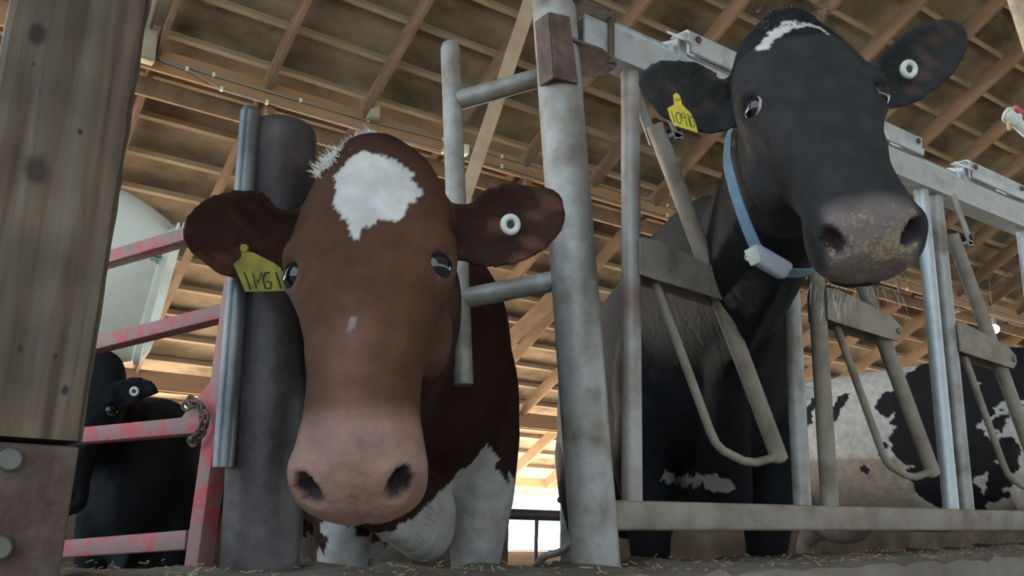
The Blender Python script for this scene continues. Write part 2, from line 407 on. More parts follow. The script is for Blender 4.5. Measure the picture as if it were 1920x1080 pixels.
# conduits clipped to the beam
def conduit(pxs, lab, nm):
    bm = B(); pts = [PY(x, y, GY - 0.045) for x, y in pxs]
    add_tube(bm, pts, 0.014, 8)
    t = thing(nm, lab, 'conduit', pts[0])
    obj('pipe', bm, GREYP, t)
    for p in pts[1:-1]:
        bm = B(); add_box(bm, p + np.array([0, -0.005, 0]), (0.03, 0.035, 0.05)); obj('clip', bm, WHITEPL, t, smooth=False)
    return t
conduit([(296, 108), (400, 141), (563, 189), (690, 226), (830, 262), (940, 294), (1040, 322), (1250, 385), (1500, 462), (1700, 527), (1920, 598)], 'upper grey conduit running straight along the top of the orange brown beam', 'electrical_conduit')
conduit([(300, 113), (350, 130), (415, 167), (500, 192), (690, 246), (830, 284), (940, 312), (1040, 342), (1250, 404), (1500, 480), (1700, 542), (1920, 612)], 'lower grey conduit that dips down the face of the orange brown beam', 'electrical_conduit')
def jbox(x, y, w, h, lab, m=BOXG, nm='junction_box'):
    p = PY(x, y, GY - 0.10); k = (p - CAM) @ FWD / F
    t = thing(nm, lab, 'box', p)
    bm = B(); add_box(bm, p, (w * k, 0.13, h * k), bevel=0.012); obj('casing', bm, m, t)
    bm = B(); add_box(bm, p + np.array([0, -0.075, 0]), (w * k * 0.9, 0.02, h * k * 0.9), bevel=0.006); obj('cover', bm, m, t)
jbox(268, 84, 46, 66, 'large dusty junction box on the beam beside the wooden post')
jbox(699, 212, 20, 30, 'small tan junction box on the beam where a rafter lands above the brown cow')
jbox(869, 283, 12, 20, 'tiny pale junction box on the conduit right of the grey guard pipe', WHITEPL)
p = PY(278, 60, GY - 0.1); q = on_roof(295, -12, 0.36)
bm = B(); add_tube(bm, [p, q], 0.03, 10); tag(obj('conduit_riser', bm, GREYP), 'short grey riser pipe going up from the large junction box', 'pipe')
# globe lamp under the beam
p = PY(673, 274, GY - 0.05); k = (p - CAM) @ FWD / F
gl = thing('globe_lamp', 'small milky globe lamp under the beam above the brown cow', 'lamp', p)
bm = B(); add_sphere(bm, p, 19 * k, 10); obj('globe', bm, CAMLENS, gl)
bm = B(); add_tube(bm, [p + np.array([0, 0, 14 * k]), p + np.array([0, 0, 28 * k])], 10 * k, 12); obj('lamp_holder', bm, GREYP, gl)
# slanting brace plank
pt = on_roof(1000, -14, 0.40); pb = PY(860, 405, GY - 0.22)
bm = B(); add_bar(bm, pt, pb, 0.17, 0.05, hint=FWD, bevel=0.004)
tag(obj('brace_plank', bm, PURL, smooth=False), 'pale slanting brace plank crossing the rafters and beam', 'plank')
# heavier slanting timber seen between the brown cow and the round post
for (a, b2, w, lab) in (((1075, 520), (925, 668), 0.30, 'wide slanting timber strut seen right of the brown cow, upper of two'),):
    P1 = on_roof(*a, 0.55); P2 = on_roof(*b2, 0.55)
    bm = B(); add_bar(bm, P1, P2, w, 0.09, hint=(0, 0, 1), bevel=0.004); tag(obj('timber_strut', bm, RAFT, smooth=False), lab, 'timber')
# bare bulb far right
p = PY(1865, 617, GY - 0.5); k = (p - CAM) @ FWD / F
lb = thing('bulb_lamp', 'small lit white bulb hanging under the roof at right', 'lamp', p)
bm = B(); add_sphere(bm, p, 8.5 * k, 10); obj('bulb', bm, LAMPM, lb)
bm = B(); zt = zroof(p[1]) - 0.02; add_tube(bm, [p + np.array([0, 0, 8 * k]), p + np.array([0, 0, 22 * k])], 4 * k, 10); obj('socket', bm, GREYP, lb)
bm = B(); add_tube(bm, [p + np.array([0, 0, 22 * k]), (p[0], p[1], zt)], 0.008, 6); obj('cord', bm, GREYP, lb)

# ------------------------------------------------------------------ feed curb
cl = [PY(-160, 1094, 1.2), PY(200, 1079, 1.2), PY(600, 1066, 1.3), PY(1100, 1056, 1.4), PY(1700, 1031, 1.4), PY(1910, 1016, 1.4), PY(2600, 985, 1.4)]
bm = B(); secs = []
def curb_z(x): return float(np.interp(x, [c[0] for c in cl], [c[2] for c in cl])) if x < cl[-1][0] else float(cl[-1][2])
for x in np.concatenate([np.linspace(-4, 6, 260), np.linspace(6.2, 20, 30)]):
    zt = min(curb_z(x), 0.62) + 0.004 * math.sin(x * 37) + 0.003 * math.sin(x * 91 + 1) + rng.normal(0, 0.0022)
    secs.append([(x, 1.13, -0.1), (x, 1.13, zt - 0.03), (x, 1.145, zt - 0.008), (x, 1.2, zt), (x, 1.38, zt + rng.normal(0, 0.002)), (x, 1.405, zt - 0.012), (x, 1.41, -0.1)])
add_rings(bm, secs)
tag(obj('feed_curb', bm, CONC), 'rough low concrete feed curb along the bottom of the picture', 'curb')
# made-up low walls blocking the bright yard behind the cows, one gap left open
for (xa, xb, y, zt, lab) in ((-6.0, PY(942, 1000, 4.4)[0], 4.4, .74, 'added low dirty concrete wall blocking the bright yard behind the brown cow'), (PY(1062, 1000, 4.4)[0], 16.0, 4.4, .80, 'added low dirty concrete wall blocking the bright yard behind the black cow')):
    bm = B(); add_box(bm, ((xa + xb) / 2, y, zt / 2), (xb - xa, 0.16, zt), bevel=0.02); tag(obj('yard_block_wall', bm, BLOCKERW), lab, 'wall')
# ------------------------------------------------------------------ wooden post with its steel shoe
YF = 1.10
def spots(m, lst):
    nt = m.node_tree; b = [n for n in nt.nodes if n.type == 'BSDF_PRINCIPLED'][0]
    for c, rad, colr in lst:
        src = b.inputs['Base Color'].links[0].from_socket
        tc = node(nt, 'TexCoord'); nz = node(nt, 'TexNoise'); nz.inputs['Scale'].default_value = 40
        nt.links.new(tc.outputs['Object'], nz.inputs[0])
        sb = node(nt, 'VectorMath', operation='SUBTRACT'); sb.inputs[1].default_value = c
        nt.links.new(tc.outputs['Object'], sb.inputs[0])
        sc = node(nt, 'VectorMath', operation='DIVIDE'); sc.inputs[1].default_value = rad
        nt.links.new(sb.outputs[0], sc.inputs[0])
        ln = node(nt, 'VectorMath', operation='LENGTH'); nt.links.new(sc.outputs[0], ln.inputs[0])
        ad = node(nt, 'Math', operation='MULTIPLY_ADD'); nt.links.new(nz.outputs[0], ad.inputs[0]); ad.inputs[1].default_value = 0.9; nt.links.new(ln.outputs['Value'], ad.inputs[2])
        mr = node(nt, 'MapRange'); mr.inputs[1].default_value = 1.0; mr.inputs[2].default_value = 1.6; mr.inputs[3].default_value = 1; mr.inputs[4].default_value = 0
        nt.links.new(ad.outputs[0], mr.inputs[0])
        mx = node(nt, 'Mix', data_type='RGBA'); nt.links.new(mr.outputs[0], mx.inputs[0]); nt.links.new(src, mx.inputs[6]); mx.inputs[7].default_value = (*colr, 1)
        nt.links.new(mx.outputs[2], b.inputs['Base Color'])
zb = PY(75, 822, YF)[2]
dk = (0.035, 0.024, 0.018)
post = thing('wooden_post', 'big weathered square timber post standing at far left', 'post', (0.09, 1.17, 0.0))
def rel(p): return tuple(np.array(p, float))
spots(POSTW, [(rel(PY(70, 62, YF)), (0.010, 0.05, 0.017), dk), (rel(PY(68, 318, YF)), (0.014, 0.05, 0.020), (0.05, 0.035, 0.028)), (rel(PY(38, 653, YF)), (0.004, 0.05, 0.006), dk),
              (rel(PY(122, 731, YF)), (0.004, 0.05, 0.007), dk), (rel(PY(105, 668, YF)), (0.003, 0.05, 0.004), dk), (rel(PY(150, 247, YF)), (0.003, 0.05, 0.004), dk), (rel(PY(62, 120, YF)), (0.002, 0.05, 0.003), dk)])
def post_outline(x0, x1, y0, y1, c=0.006):
    return [(x0 + c, y0), (x1 - c, y0), (x1, y0 + c), (x1, y1 - c), (x1 - c, y1), (x0 + c, y1), (x0, y1 - c), (x0, y0 + c)]
bm = B(); rr = []
for z in np.concatenate([np.linspace(zb, 1.5, 40), np.linspace(1.6, zroof(1.2) - 0.3, 10)]):
    j = rng.normal(0, 0.0006, 8)
    rr.append([(px + j[i], py, z) for i, (px, py) in enumerate(post_outline(0.016, 0.166, YF, YF + 0.15))])
add_rings(bm, rr); obj('timber', bm, POSTW, post)
shoe_y = YF + 0.006
bm = B(); add_box(bm, (0.086, shoe_y + 0.006, (zb + 0.0) / 2 - 0.003), (0.158, 0.012, zb - 0.006), bevel=0.002)
add_box(bm, (0.161, shoe_y + 0.072, zb / 2 - 0.003), (0.010, 0.12, zb - 0.006)); add_box(bm, (0.012, shoe_y + 0.072, zb / 2 - 0.003), (0.010, 0.12, zb - 0.006))
add_box(bm, (0.086, shoe_y + 0.07, zb - 0.012), (0.14, 0.12, 0.012))
obj('steel_shoe', bm, PLATER, post, smooth=False)
for (x, y) in ((18, 862), (-2, 1027)):
    p = PY(x, y, shoe_y)
    bm = B(); add_tube(bm, [p + np.array([0, 0.01, 0]), p + np.array([0, -0.006, 0]), p + np.array([0, -0.009, 0])], [0.0128, 0.0128, 0.0105], 20)
    obj('bolt', bm, BOLT, post)

# ------------------------------------------------------------------ galvanised round post with bracket and side pipes
YP = 1.31
base = np.array([1.112, YP, 0.40]); lean = nrm(PY(1045, 0, YP) - PY(1125, 1050, YP))
def axpt(z): return base + lean * ((z - base[2]) / lean[2])
gp = thing('round_post', 'tall galvanised round pipe post in the middle, leaning a little left', 'post', axpt(0.40))
bm = B(); add_tube(bm, [axpt(z) for z in np.linspace(0.40, 2.3, 12)], 0.046, 36); obj('pipe', bm, GALV, gp)
# two arms welded to the post carrying a short upright guard pipe
g0 = PV(844, 85, (1.07, YP, 1), 142); g1 = PV(868, 722, (1.07, YP, 1), 142)
def gp_at(z): return g0 + (g1 - g0) * ((z - g0[2]) / (g1[2] - g0[2]))
bm = B(); top = g0 + (g0 - g1) * 0.0
add_tube(bm, [g1, g0 - (g0 - g1) * 0.012, g0 + (g0 - g1) * 0.004, g0 + (g0 - g1) * 0.012], [0.021, 0.021, 0.017, 0.008], 24); obj('guard_pipe', bm, GALV, gp)
a1 = PV(858, 189, (1.07, YP, 1), 142); b1 = PV(1025, 142, (1.07, YP, 1), 142)
bm = B(); add_tube(bm, [a1, b1 + (b1 - a1) * 0.25], 0.021, 24); obj('side_arm', bm, GALV, gp)
a2 = PV(870, 560, (1.07, YP, 1), 142); b2 = PV(1044, 526, (1.07, YP, 1), 142)
bm = B(); add_pipe(bm, a2, b2, 0.021, 0.004); obj('side_arm', bm, GALV, gp)
bm = B(); add_bar(bm, b2 - (b2 - a2) * 0.03, axpt(b2[2] + 0.01), 0.012, 0.03, bevel=0.003); obj('weld_tab', bm, GALV, gp)
# rust brown bracket that holds the end of the top rail
bx = axpt(1.56)
bm = B()
zt, zl = PY(1030, 24, YP - 0.045)[2], PY(1060, 152, YP - 0.045)[2]
def bp(px, py, y=YP - 0.05): return PY(px, py, y)
def slab(pxs, y, th, m=None):
    add_prism(bm, [PY(a, b, y) for a, b in pxs], (0, th, 0))
slab([(1030, 24), (1066, 33), (1082, 158), (1040, 146)], YP - 0.050, 0.008)
add_prism(bm, [bp(1030, 24), bp(1030, 24) + np.array([0.0, 0.045, 0]), bp(1040, 146) + np.array([0, 0.045, 0]), bp(1040, 146)], (0.007, 0, 0))
obj('bracket_channel', bm, RUST, gp, smooth=False)
zr0, zr1 = 1.566, 1.640        # top rail bottom and top
for zc in (1.652, 1.553):
    bm = B()
    add_prism(bm, [(0.985, YP - 0.052, zc), (1.06, YP - 0.056, zc), (1.115, YP - 0.038, zc), (1.135, YP + 0.01, zc), (1.115, YP + 0.05, zc), (1.0, YP + 0.05, zc)], (0, 0, 0.006))
    obj('bracket_shelf', bm, RUST, gp, smooth=False)
bm = B(); add_tube(bm, [(1.103, YP - 0.036, 1.53), (1.103, YP - 0.036, 1.665)], 0.0075, 12); add_tube(bm, [(1.103, YP - 0.036, 1.540), (1.103, YP - 0.036, 1.549)], 0.013, 12)
obj('hinge_pin', bm, RUST, gp)
# ------------------------------------------------------------------ dark round post with guard pipe and the red gate
db = PY(489, 1075, YP); dt = PY(527, 238, YP)
dp = thing('round_post', 'thick dark steel round post with a rounded top behind the brown cow\'s left', 'post', db - np.array([0, 0, 0.05]))
ax = nrm(dt - db); r = 0.058
prof = [(0, r), (0.5, r)] + [(1, r)]
bm = B()
ln = np.linalg.norm(dt - db)
add_tube(bm, [db - ax * 0.05, db + ax * 0.2, db + ax * (ln - 0.02), db + ax * (ln - 0.008), db + ax * (ln + 0.002), db + ax * (ln + 0.008)], [r, r, r, r * 0.95, r * 0.78, r * 0.45], 40)
obj('pipe', bm, DARKST, dp)
p0 = PD(470, 205, 1.385); p1 = PD(419, 876, 1.255)
bm = B(); add_pipe(bm, p1, p0 - (p0 - p1) * 0.01, 0.0158, 0.004, 28)
add_tube(bm, [p0 - (p0 - p1) * 0.012, p0 + (p0 - p1) * 0.002, p0 + (p0 - p1) * 0.008], [0.0156, 0.013, 0.007], 24)
obj('guard_pipe', bm, GALVD, dp)
for t in (0.20, 0.77):
    a = p0 + (p1 - p0) * t; ce = db + ax * ((a - db) @ ax)
    bm = B(); add_bar(bm, a, ce, 0.022, 0.05, bevel=0.004); obj('weld_block', bm, DARKST, dp)
# red gate
GP = PD(385, 800, 1.72); TH = 112
gate = thing('tube_gate', 'chained gate of red flaking square tubes behind the wooden post', 'gate', (GP[0], GP[1], 0.05))
gd = np.array([math.cos(math.radians(TH)), math.sin(math.radians(TH)), 0]); gn = np.array([-gd[1], gd[0], 0])
def G(x, y): return PV(x, y, GP, TH)
for (xa, ya, xb, yb, w) in ((430, 421, 195, 490, .031), (430, 585, 180, 648, .031), (400, 796, 150, 818, .034), (362, 1012, 140, 1028, .036)):
    a = G(xa, ya); b = G(xb, yb); e = b + (b - a) * 1.6
    bm = B(); add_bar(bm, a, e, 0.036, w, hint=(0, 0, 1), bevel=0.003); obj('rail', bm, REDP, gate)
a = G(459, 430); b = G(369, 1085); b = b + (b - a) * 0.28
bm = B(); add_bar(bm, a + (a - b) * 0.02, b, 0.038, 0.038, hint=gd, bevel=0.003); obj('stile', bm, REDP, gate)
a = G(343, 806); b = G(424, 690)
bm = B(); add_prism(bm, [G(330, 800), G(410, 700), G(424, 735), G(365, 800)], gn * 0.008); obj('gusset', bm, REDP, gate, smooth=False)
# chain round the latch side
ch = thing('chain', 'rusty chain wrapped round the red gate stile', 'chain', G(380, 770))
path = [(374, 742), (382, 752), (392, 758), (399, 768), (400, 782), (396, 797), (389, 808), (381, 817), (375, 822)]
path = [G(x, y) - FWD * 0.05 for x, y in path]
for i in range(len(path) - 1):
    c = (path[i] + path[i + 1]) / 2; d = nrm(path[i + 1] - path[i]); L2 = np.linalg.norm(path[i + 1] - path[i])
    side = nrm(np.cross(d, FWD)) if i % 2 else nrm(FWD * 0.8 + np.cross(d, FWD) * 0.6)
    n2 = nrm(np.cross(d, side)); bm = B()
    pts = [c + d * (L2 * 0.85) * math.cos(t) + side * 0.0085 * math.sin(t) for t in np.linspace(0, 2 * math.pi, 17)]
    add_tube(bm, pts, 0.0032, 8); obj('link', bm, CHAINM, ch)
path2 = [(357, 760), (364, 754), (371, 748)]
path2 = [G(x, y) - FWD * 0.03 for x, y in path2]
for i in range(2):
    c = (path2[i] + path2[i + 1]) / 2; d = nrm(path2[i + 1] - path2[i]); bm = B()
    side = nrm(np.cross(d, FWD))
    add_tube(bm, [c + d * 0.011 * math.cos(t) + side * 0.0085 * math.sin(t) for t in np.linspace(0, 2 * math.pi, 17)], 0.0032, 8); obj('link', bm, CHAINM, ch)

# ------------------------------------------------------------------ headlock panel
hp = thing('headlock_panel', 'galvanised headlock feed barrier with slanting locking bars at right', 'feed barrier', (1.2, YP, 0.55))
XE = 5.6
def zbot(x): return 0.613 + 0.019 * (x - 1.2) / 1.0 * 0.9
bm = B(); add_bar(bm, (1.10, YP, zbot(1.10)), (XE, YP, zbot(XE)), 0.055, 0.056, bevel=0.008, seg=3); obj('bottom_rail', bm, DUSTY, hp)
# top rail: open ended box section
bm = B(); wy, wz, wl = 0.062, 0.074, 0.006
zc = (zr0 + zr1) / 2
for (dy, dz, sy, sz) in ((0, wz / 2 - wl / 2, wy - 2 * wl, wl), (0, -wz / 2 + wl / 2, wy - 2 * wl, wl), (-wy / 2 + wl / 2, 0, wl, wz), (wy / 2 - wl / 2, 0, wl, wz)):
    add_box(bm, ((1.035 + XE) / 2, YP + dy, zc + dz), (XE - 1.035, sy, sz), bevel=0.0)
obj('top_rail', bm, GALVB, hp, smooth=False)
bm = B(); add_tube(bm, [(1.12, YP - 0.008, zr1 + 0.014), (XE, YP - 0.008, zr1 + 0.014)], 0.0135, 20); obj('control_rod', bm, GALVB, hp)
def stanch(x, m):
    bm = B(); add_tube(bm, [(x, YP, zbot(x)), (x, YP, zr0 + 0.004)], 0.0205, 28); obj('stanchion', bm, m, hp)
for ci in range(5):
    x0 = 1.19 + 0.608 * ci + (0.012 if ci == 1 else 0)
    stanch(x0, STANCH if ci == 0 else (DUSTY if ci % 2 else GALV)); stanch(x0 + 0.520, GALVB if ci else GALV)
    dx = x0 - 1.19
    # pivot channel between stanchion and locking bar
    bm = B()
    for dy in (-0.027, 0.027):
        add_prism(bm, [(x0, YP + dy, 1.185 - .012), (x0 + 0.05, YP + dy, 1.19 - .012), (x0 + 0.27, YP + dy, 1.155 - .01), (x0 + 0.312, YP + dy, 1.122), (x0 + 0.312, YP + dy, 1.100), (x0 + 0.29, YP + dy, 1.080), (x0 + 0.03, YP + dy, 1.092), (x0, YP + dy, 1.095)], (0, 0.005, 0))
    add_prism(bm, [(x0 + 0.01, YP - 0.027, 1.176), (x0 + 0.01, YP + 0.027, 1.176), (x0 + 0.24, YP + 0.027, 1.150), (x0 + 0.24, YP - 0.027, 1.150)], (0, 0, 0.004))
    obj('pivot_channel', bm, DUSTY, hp, smooth=False)
    # locking bar with its closed lower end, pivot bolt, loop rod and top link
    t0 = np.array([x0 + 0.072, YP, 1.462]); t1 = np.array([x0 + 0.448, YP, 0.748])
    dv = nrm(t1 - t0)
    bm = B(); add_tube(bm, [t0, t1, t1 + dv * 0.006], [0.0195, 0.0195, 0.012], 26); lk = obj('locking_bar', bm, DUSTY, hp)
    bm = B(); add_tube(bm, [(x0 + 0.292, YP - 0.036, 1.108), (x0 + 0.292, YP + 0.036, 1.108)], 0.008, 14); obj('pivot_bolt', bm, BOLT, lk)
    bm = B()
    P = [np.array([x0 + 0.070, YP, 1.095]), np.array([x0 + 0.223, YP, 0.795]), np.array([x0 + 0.240, YP, 0.770]), np.array([x0 + 0.262, YP, 0.755]), np.array([x0 + 0.325, YP, 0.737]), np.array([x0 + 0.365, YP, 0.736]), np.array([x0 + 0.435, YP, 0.752])]
    add_tube(bm, P, 0.0095, 16); obj('loop_rod', bm, DUSTY, lk)
    bm = B(); add_bar(bm, (x0 + 0.045, YP - 0.030, 1.575), (x0 + 0.118, YP - 0.030, 1.432), 0.006, 0.030, hint=(1, 0, 0), bevel=0.002)
    add_bar(bm, (x0 + 0.030, YP + 0.030, 1.575), (x0 + 0.100, YP + 0.030, 1.432), 0.006, 0.030, hint=(1, 0, 0), bevel=0.002)
    add_box(bm, (x0 + 0.112, YP, 1.436), (0.03, 0.066, 0.010))
    obj('latch_link', bm, GALV, lk, smooth=False)
    bm = B(); add_tube(bm, [(x0 + 0.115, YP - 0.04, 1.455), (x0 + 0.115, YP + 0.04, 1.455)], 0.009, 12); obj('link_bolt', bm, BLKPL, lk)
    # latch housing on the rail: an upside-down V hood over the rod end
    hx = x0 + 0.112; bm = B()
    th = 0.005
    yo = -0.012
    add_prism(bm, [(hx - 0.008, YP - 0.055 + yo, zr1 + 0.02), (hx - 0.008, YP + yo, zr1 + 0.062), (hx + 0.034, YP + yo, zr1 + 0.062), (hx + 0.034, YP - 0.055 + yo, zr1 + 0.02)], (0, 0, th))
    add_prism(bm, [(hx + 0.012, YP - 0.030, zr1 - 0.005), (hx + 0.012, YP - 0.030, zr1 + 0.042), (hx + 0.012, YP + 0.030, zr1 + 0.060), (hx + 0.012, YP + 0.030, zr1 - 0.005)], (th, 0, 0))
    add_prism(bm, [(hx + 0.012, YP - 0.030, zr1 - 0.005), (hx + 0.034, YP - 0.030, zr1 - 0.005), (hx + 0.034, YP - 0.030, zr1 + 0.042), (hx + 0.012, YP - 0.030, zr1 + 0.042)], (0, th, 0))
    obj('latch_hood', bm, GALVB, hp, smooth=False)
    bm = B(); add_torus(bm, (hx - 0.004, YP - 0.008, zr1 + 0.014), 0.013, 0.007, (1, 0, 0), 20, 8); obj('rod_collar', bm, GALVB, hp)
    # folded cover plate standing over the rod
    ca, cb = x0 + 0.150, x0 + 0.485
    bm = B()
    prof = [(-0.040, zr1 + 0.016), (-0.043, zr1 + 0.034), (-0.036, zr1 + 0.040), (-0.038, zr1 + 0.070), (-0.030, zr1 + 0.076), (0.02, zr1 + 0.080)]
    inner = [(y + 0.004, z - 0.003) for y, z in prof[::-1]]
    ring = prof + inner
    xs = [ca, ca + 0.008, cb - 0.008, cb]
    add_rings(bm, [[(x, YP + y, z + (0.006 if (i in (0, 3) and False) else 0)) for y, z in ring] for i, x in enumerate(xs)])
    obj('cover_plate', bm, GALVB, hp, smooth=False)
    for bx2 in (ca + 0.028, cb - 0.022):
        bm = B(); add_tube(bm, [(bx2, YP - 0.036, zr1 + 0.055), (bx2, YP - 0.043, zr1 + 0.055)], 0.0085, 6); obj('cover_bolt', bm, RUST, hp, smooth=False)
    bm = B(); add_box(bm, (cb - 0.07, YP, zr1 + 0.04), (0.02, 0.03, 0.07)); obj('cover_stand', bm, GALVB, hp, smooth=False)
    bm = B(); add_box(bm, (ca + 0.05, YP, zr1 + 0.04), (0.02, 0.03, 0.07)); obj('cover_stand', bm, GALVB, hp, smooth=False)
# ------------------------------------------------------------------ cows
def rotvec(a):
    a = np.array(a, float); th = np.linalg.norm(a) + 1e-12; k = a / th
    K = np.array([[0, -k[2], k[1]], [k[2], 0, -k[0]], [-k[1], k[0], 0]])
    return np.eye(3) + math.sin(th) * K + (1 - math.cos(th)) * K @ K
def basis(x, y):
    x = nrm(x); y = np.array(y, float); y = nrm(y - x * (x @ y)); return np.stack([x, y, np.cross(y, x)], 1)   # x = the cow's left, y = along the face, z = out of the forehead
# head sections: y along the face, half width, top, bottom, height of widest level, bottom narrowing
HEAD = [(-0.055, 0.0513, -0.03, -0.09, -0.06, 0.3), (-0.035, 0.0775, -0.01, -0.13, -0.07, 0.3), (-0.005, 0.0935, 0.004, -0.165, -0.07, 0.35), (0.04, 0.1072, 0.012, -0.205, -0.07, 0.4), (0.085, 0.1163, 0.014, -0.235, -0.068, 0.45), (0.13, 0.1231, 0.014, -0.252, -0.06, 0.5), (0.17, 0.1243, 0.012, -0.258, -0.058, 0.55), (0.21, 0.1151, 0.009, -0.252, -0.06, 0.55), (0.25, 0.0986, 0.006, -0.236, -0.06, 0.5), (0.29, 0.0853, 0.004, -0.214, -0.06, 0.45), (0.33, 0.077, 0.003, -0.192, -0.06, 0.4), (0.37, 0.074, 0.003, -0.174, -0.06, 0.35), (0.41, 0.075, 0.002, -0.163, -0.058, 0.3), (0.445, 0.081, -0.001, -0.158, -0.06, 0.28), (0.475, 0.0855, -0.007, -0.158, -0.064, 0.28), (0.497, 0.085, -0.016, -0.156, -0.068, 0.3), (0.512, 0.078, -0.029, -0.14, -0.072, 0.33), (0.524, 0.062, -0.046, -0.122, -0.078, 0.35), (0.531, 0.038, -0.064, -0.108, -0.085, 0.35)]
def head_rings(M, t, hs=1.0, n=40):
    out = []
    for (y, w, zt, zb, zc, nb) in HEAD:
        ring = []
        for j in range(n):
            a = 2 * math.pi * j / n; c, s = math.cos(a), math.sin(a)
            e = 2 / 2.35
            cx = math.copysign(abs(c) ** e, c); sx = math.copysign(abs(s) ** e, s)
            if sx >= 0: z = zc + (zt - zc) * sx; x = w * cx
            else: z = zc + (zc - zb) * sx; x = w * cx * (1 - nb * abs(sx) ** 1.3)
            ring.append(t + M @ (np.array([x, y, z]) * hs))
        out.append(ring)
    return out
def loft(bm, cs, ra, rb, side=None, n=28, ex=2.2):
    """elliptic sections along centres; ra sideways, rb along the perpendicular"""
    cs = [np.array(c, float) for c in cs]; k = len(cs); rings = []
    for i in range(k):
        d = nrm(cs[min(i + 1, k - 1)] - cs[max(i - 1, 0)])
        sd = np.array(side if side is not None else np.cross(d, (0, 0, 1)), float)
        sd = nrm(sd - d * (sd @ d)); vv = np.cross(sd, d)
        rings.append([cs[i] + sd * ra[i] * math.copysign(abs(math.cos(a)) ** (2 / ex), math.cos(a)) + vv * rb[i] * math.copysign(abs(math.sin(a)) ** (2 / ex), math.sin(a)) for a in [2 * math.pi * j / n for j in range(n)]])
    add_rings(bm, rings)
def spline(pts, n):
    P = [np.array(p, float) for p in pts]; P = [2 * P[0] - P[1]] + P + [2 * P[-1] - P[-2]]; out = []
    for i in range(1, len(P) - 2):
        for k in range(n):
            t = k / n
            out.append(0.5 * ((2 * P[i]) + (-P[i - 1] + P[i + 1]) * t + (2 * P[i - 1] - 5 * P[i] + 4 * P[i + 1] - P[i + 2]) * t * t + (-P[i - 1] + 3 * P[i] - 3 * P[i + 1] + P[i + 2]) * t ** 3))
    out.append(P[-2]); return out
EARW = [(0, .34), (.12, .42), (.28, .72), (.45, .95), (.60, 1.0), (.74, .92), (.86, .72), (.94, .48), (1.0, .16)]
def ear(bm, path, bvec, nvec, W, curl=0.55, th=0.0075):
    """cupped leaf shaped ear, path root -> tip, open towards nvec"""
    sp = spline(path, 6); k = len(sp); L = np.cumsum([0] + [np.linalg.norm(sp[i + 1] - sp[i]) for i in range(k - 1)]); L /= L[-1]
    rings = []
    for i in range(k):
        d = nrm(sp[min(i + 1, k - 1)] - sp[max(i - 1, 0)])
        b = np.array(bvec, float); b = nrm(b - d * (b @ d)); nn = nrm(np.cross(d, b)); nn = nn * math.copysign(1, nn @ np.array(nvec))
        w = W * float(np.interp(L[i], [e[0] for e in EARW], [e[1] for e in EARW]))
        cu = curl * (1.25 - 0.75 * L[i])
        m = 9; fr = []; bk = []
        for q in range(m):
            s = -1 + 2 * q / (m - 1)
            p = sp[i] + b * s * w - nn * (cu * w * (1 - s * s)) + nn * cu * w * 0.5
            tt = th * (1.25 - 0.5 * abs(s))
            fr.append(p + nn * tt); bk.append(p - nn * tt)
        rings.append(fr + bk[::-1])
    add_rings(bm, rings)
    return sp

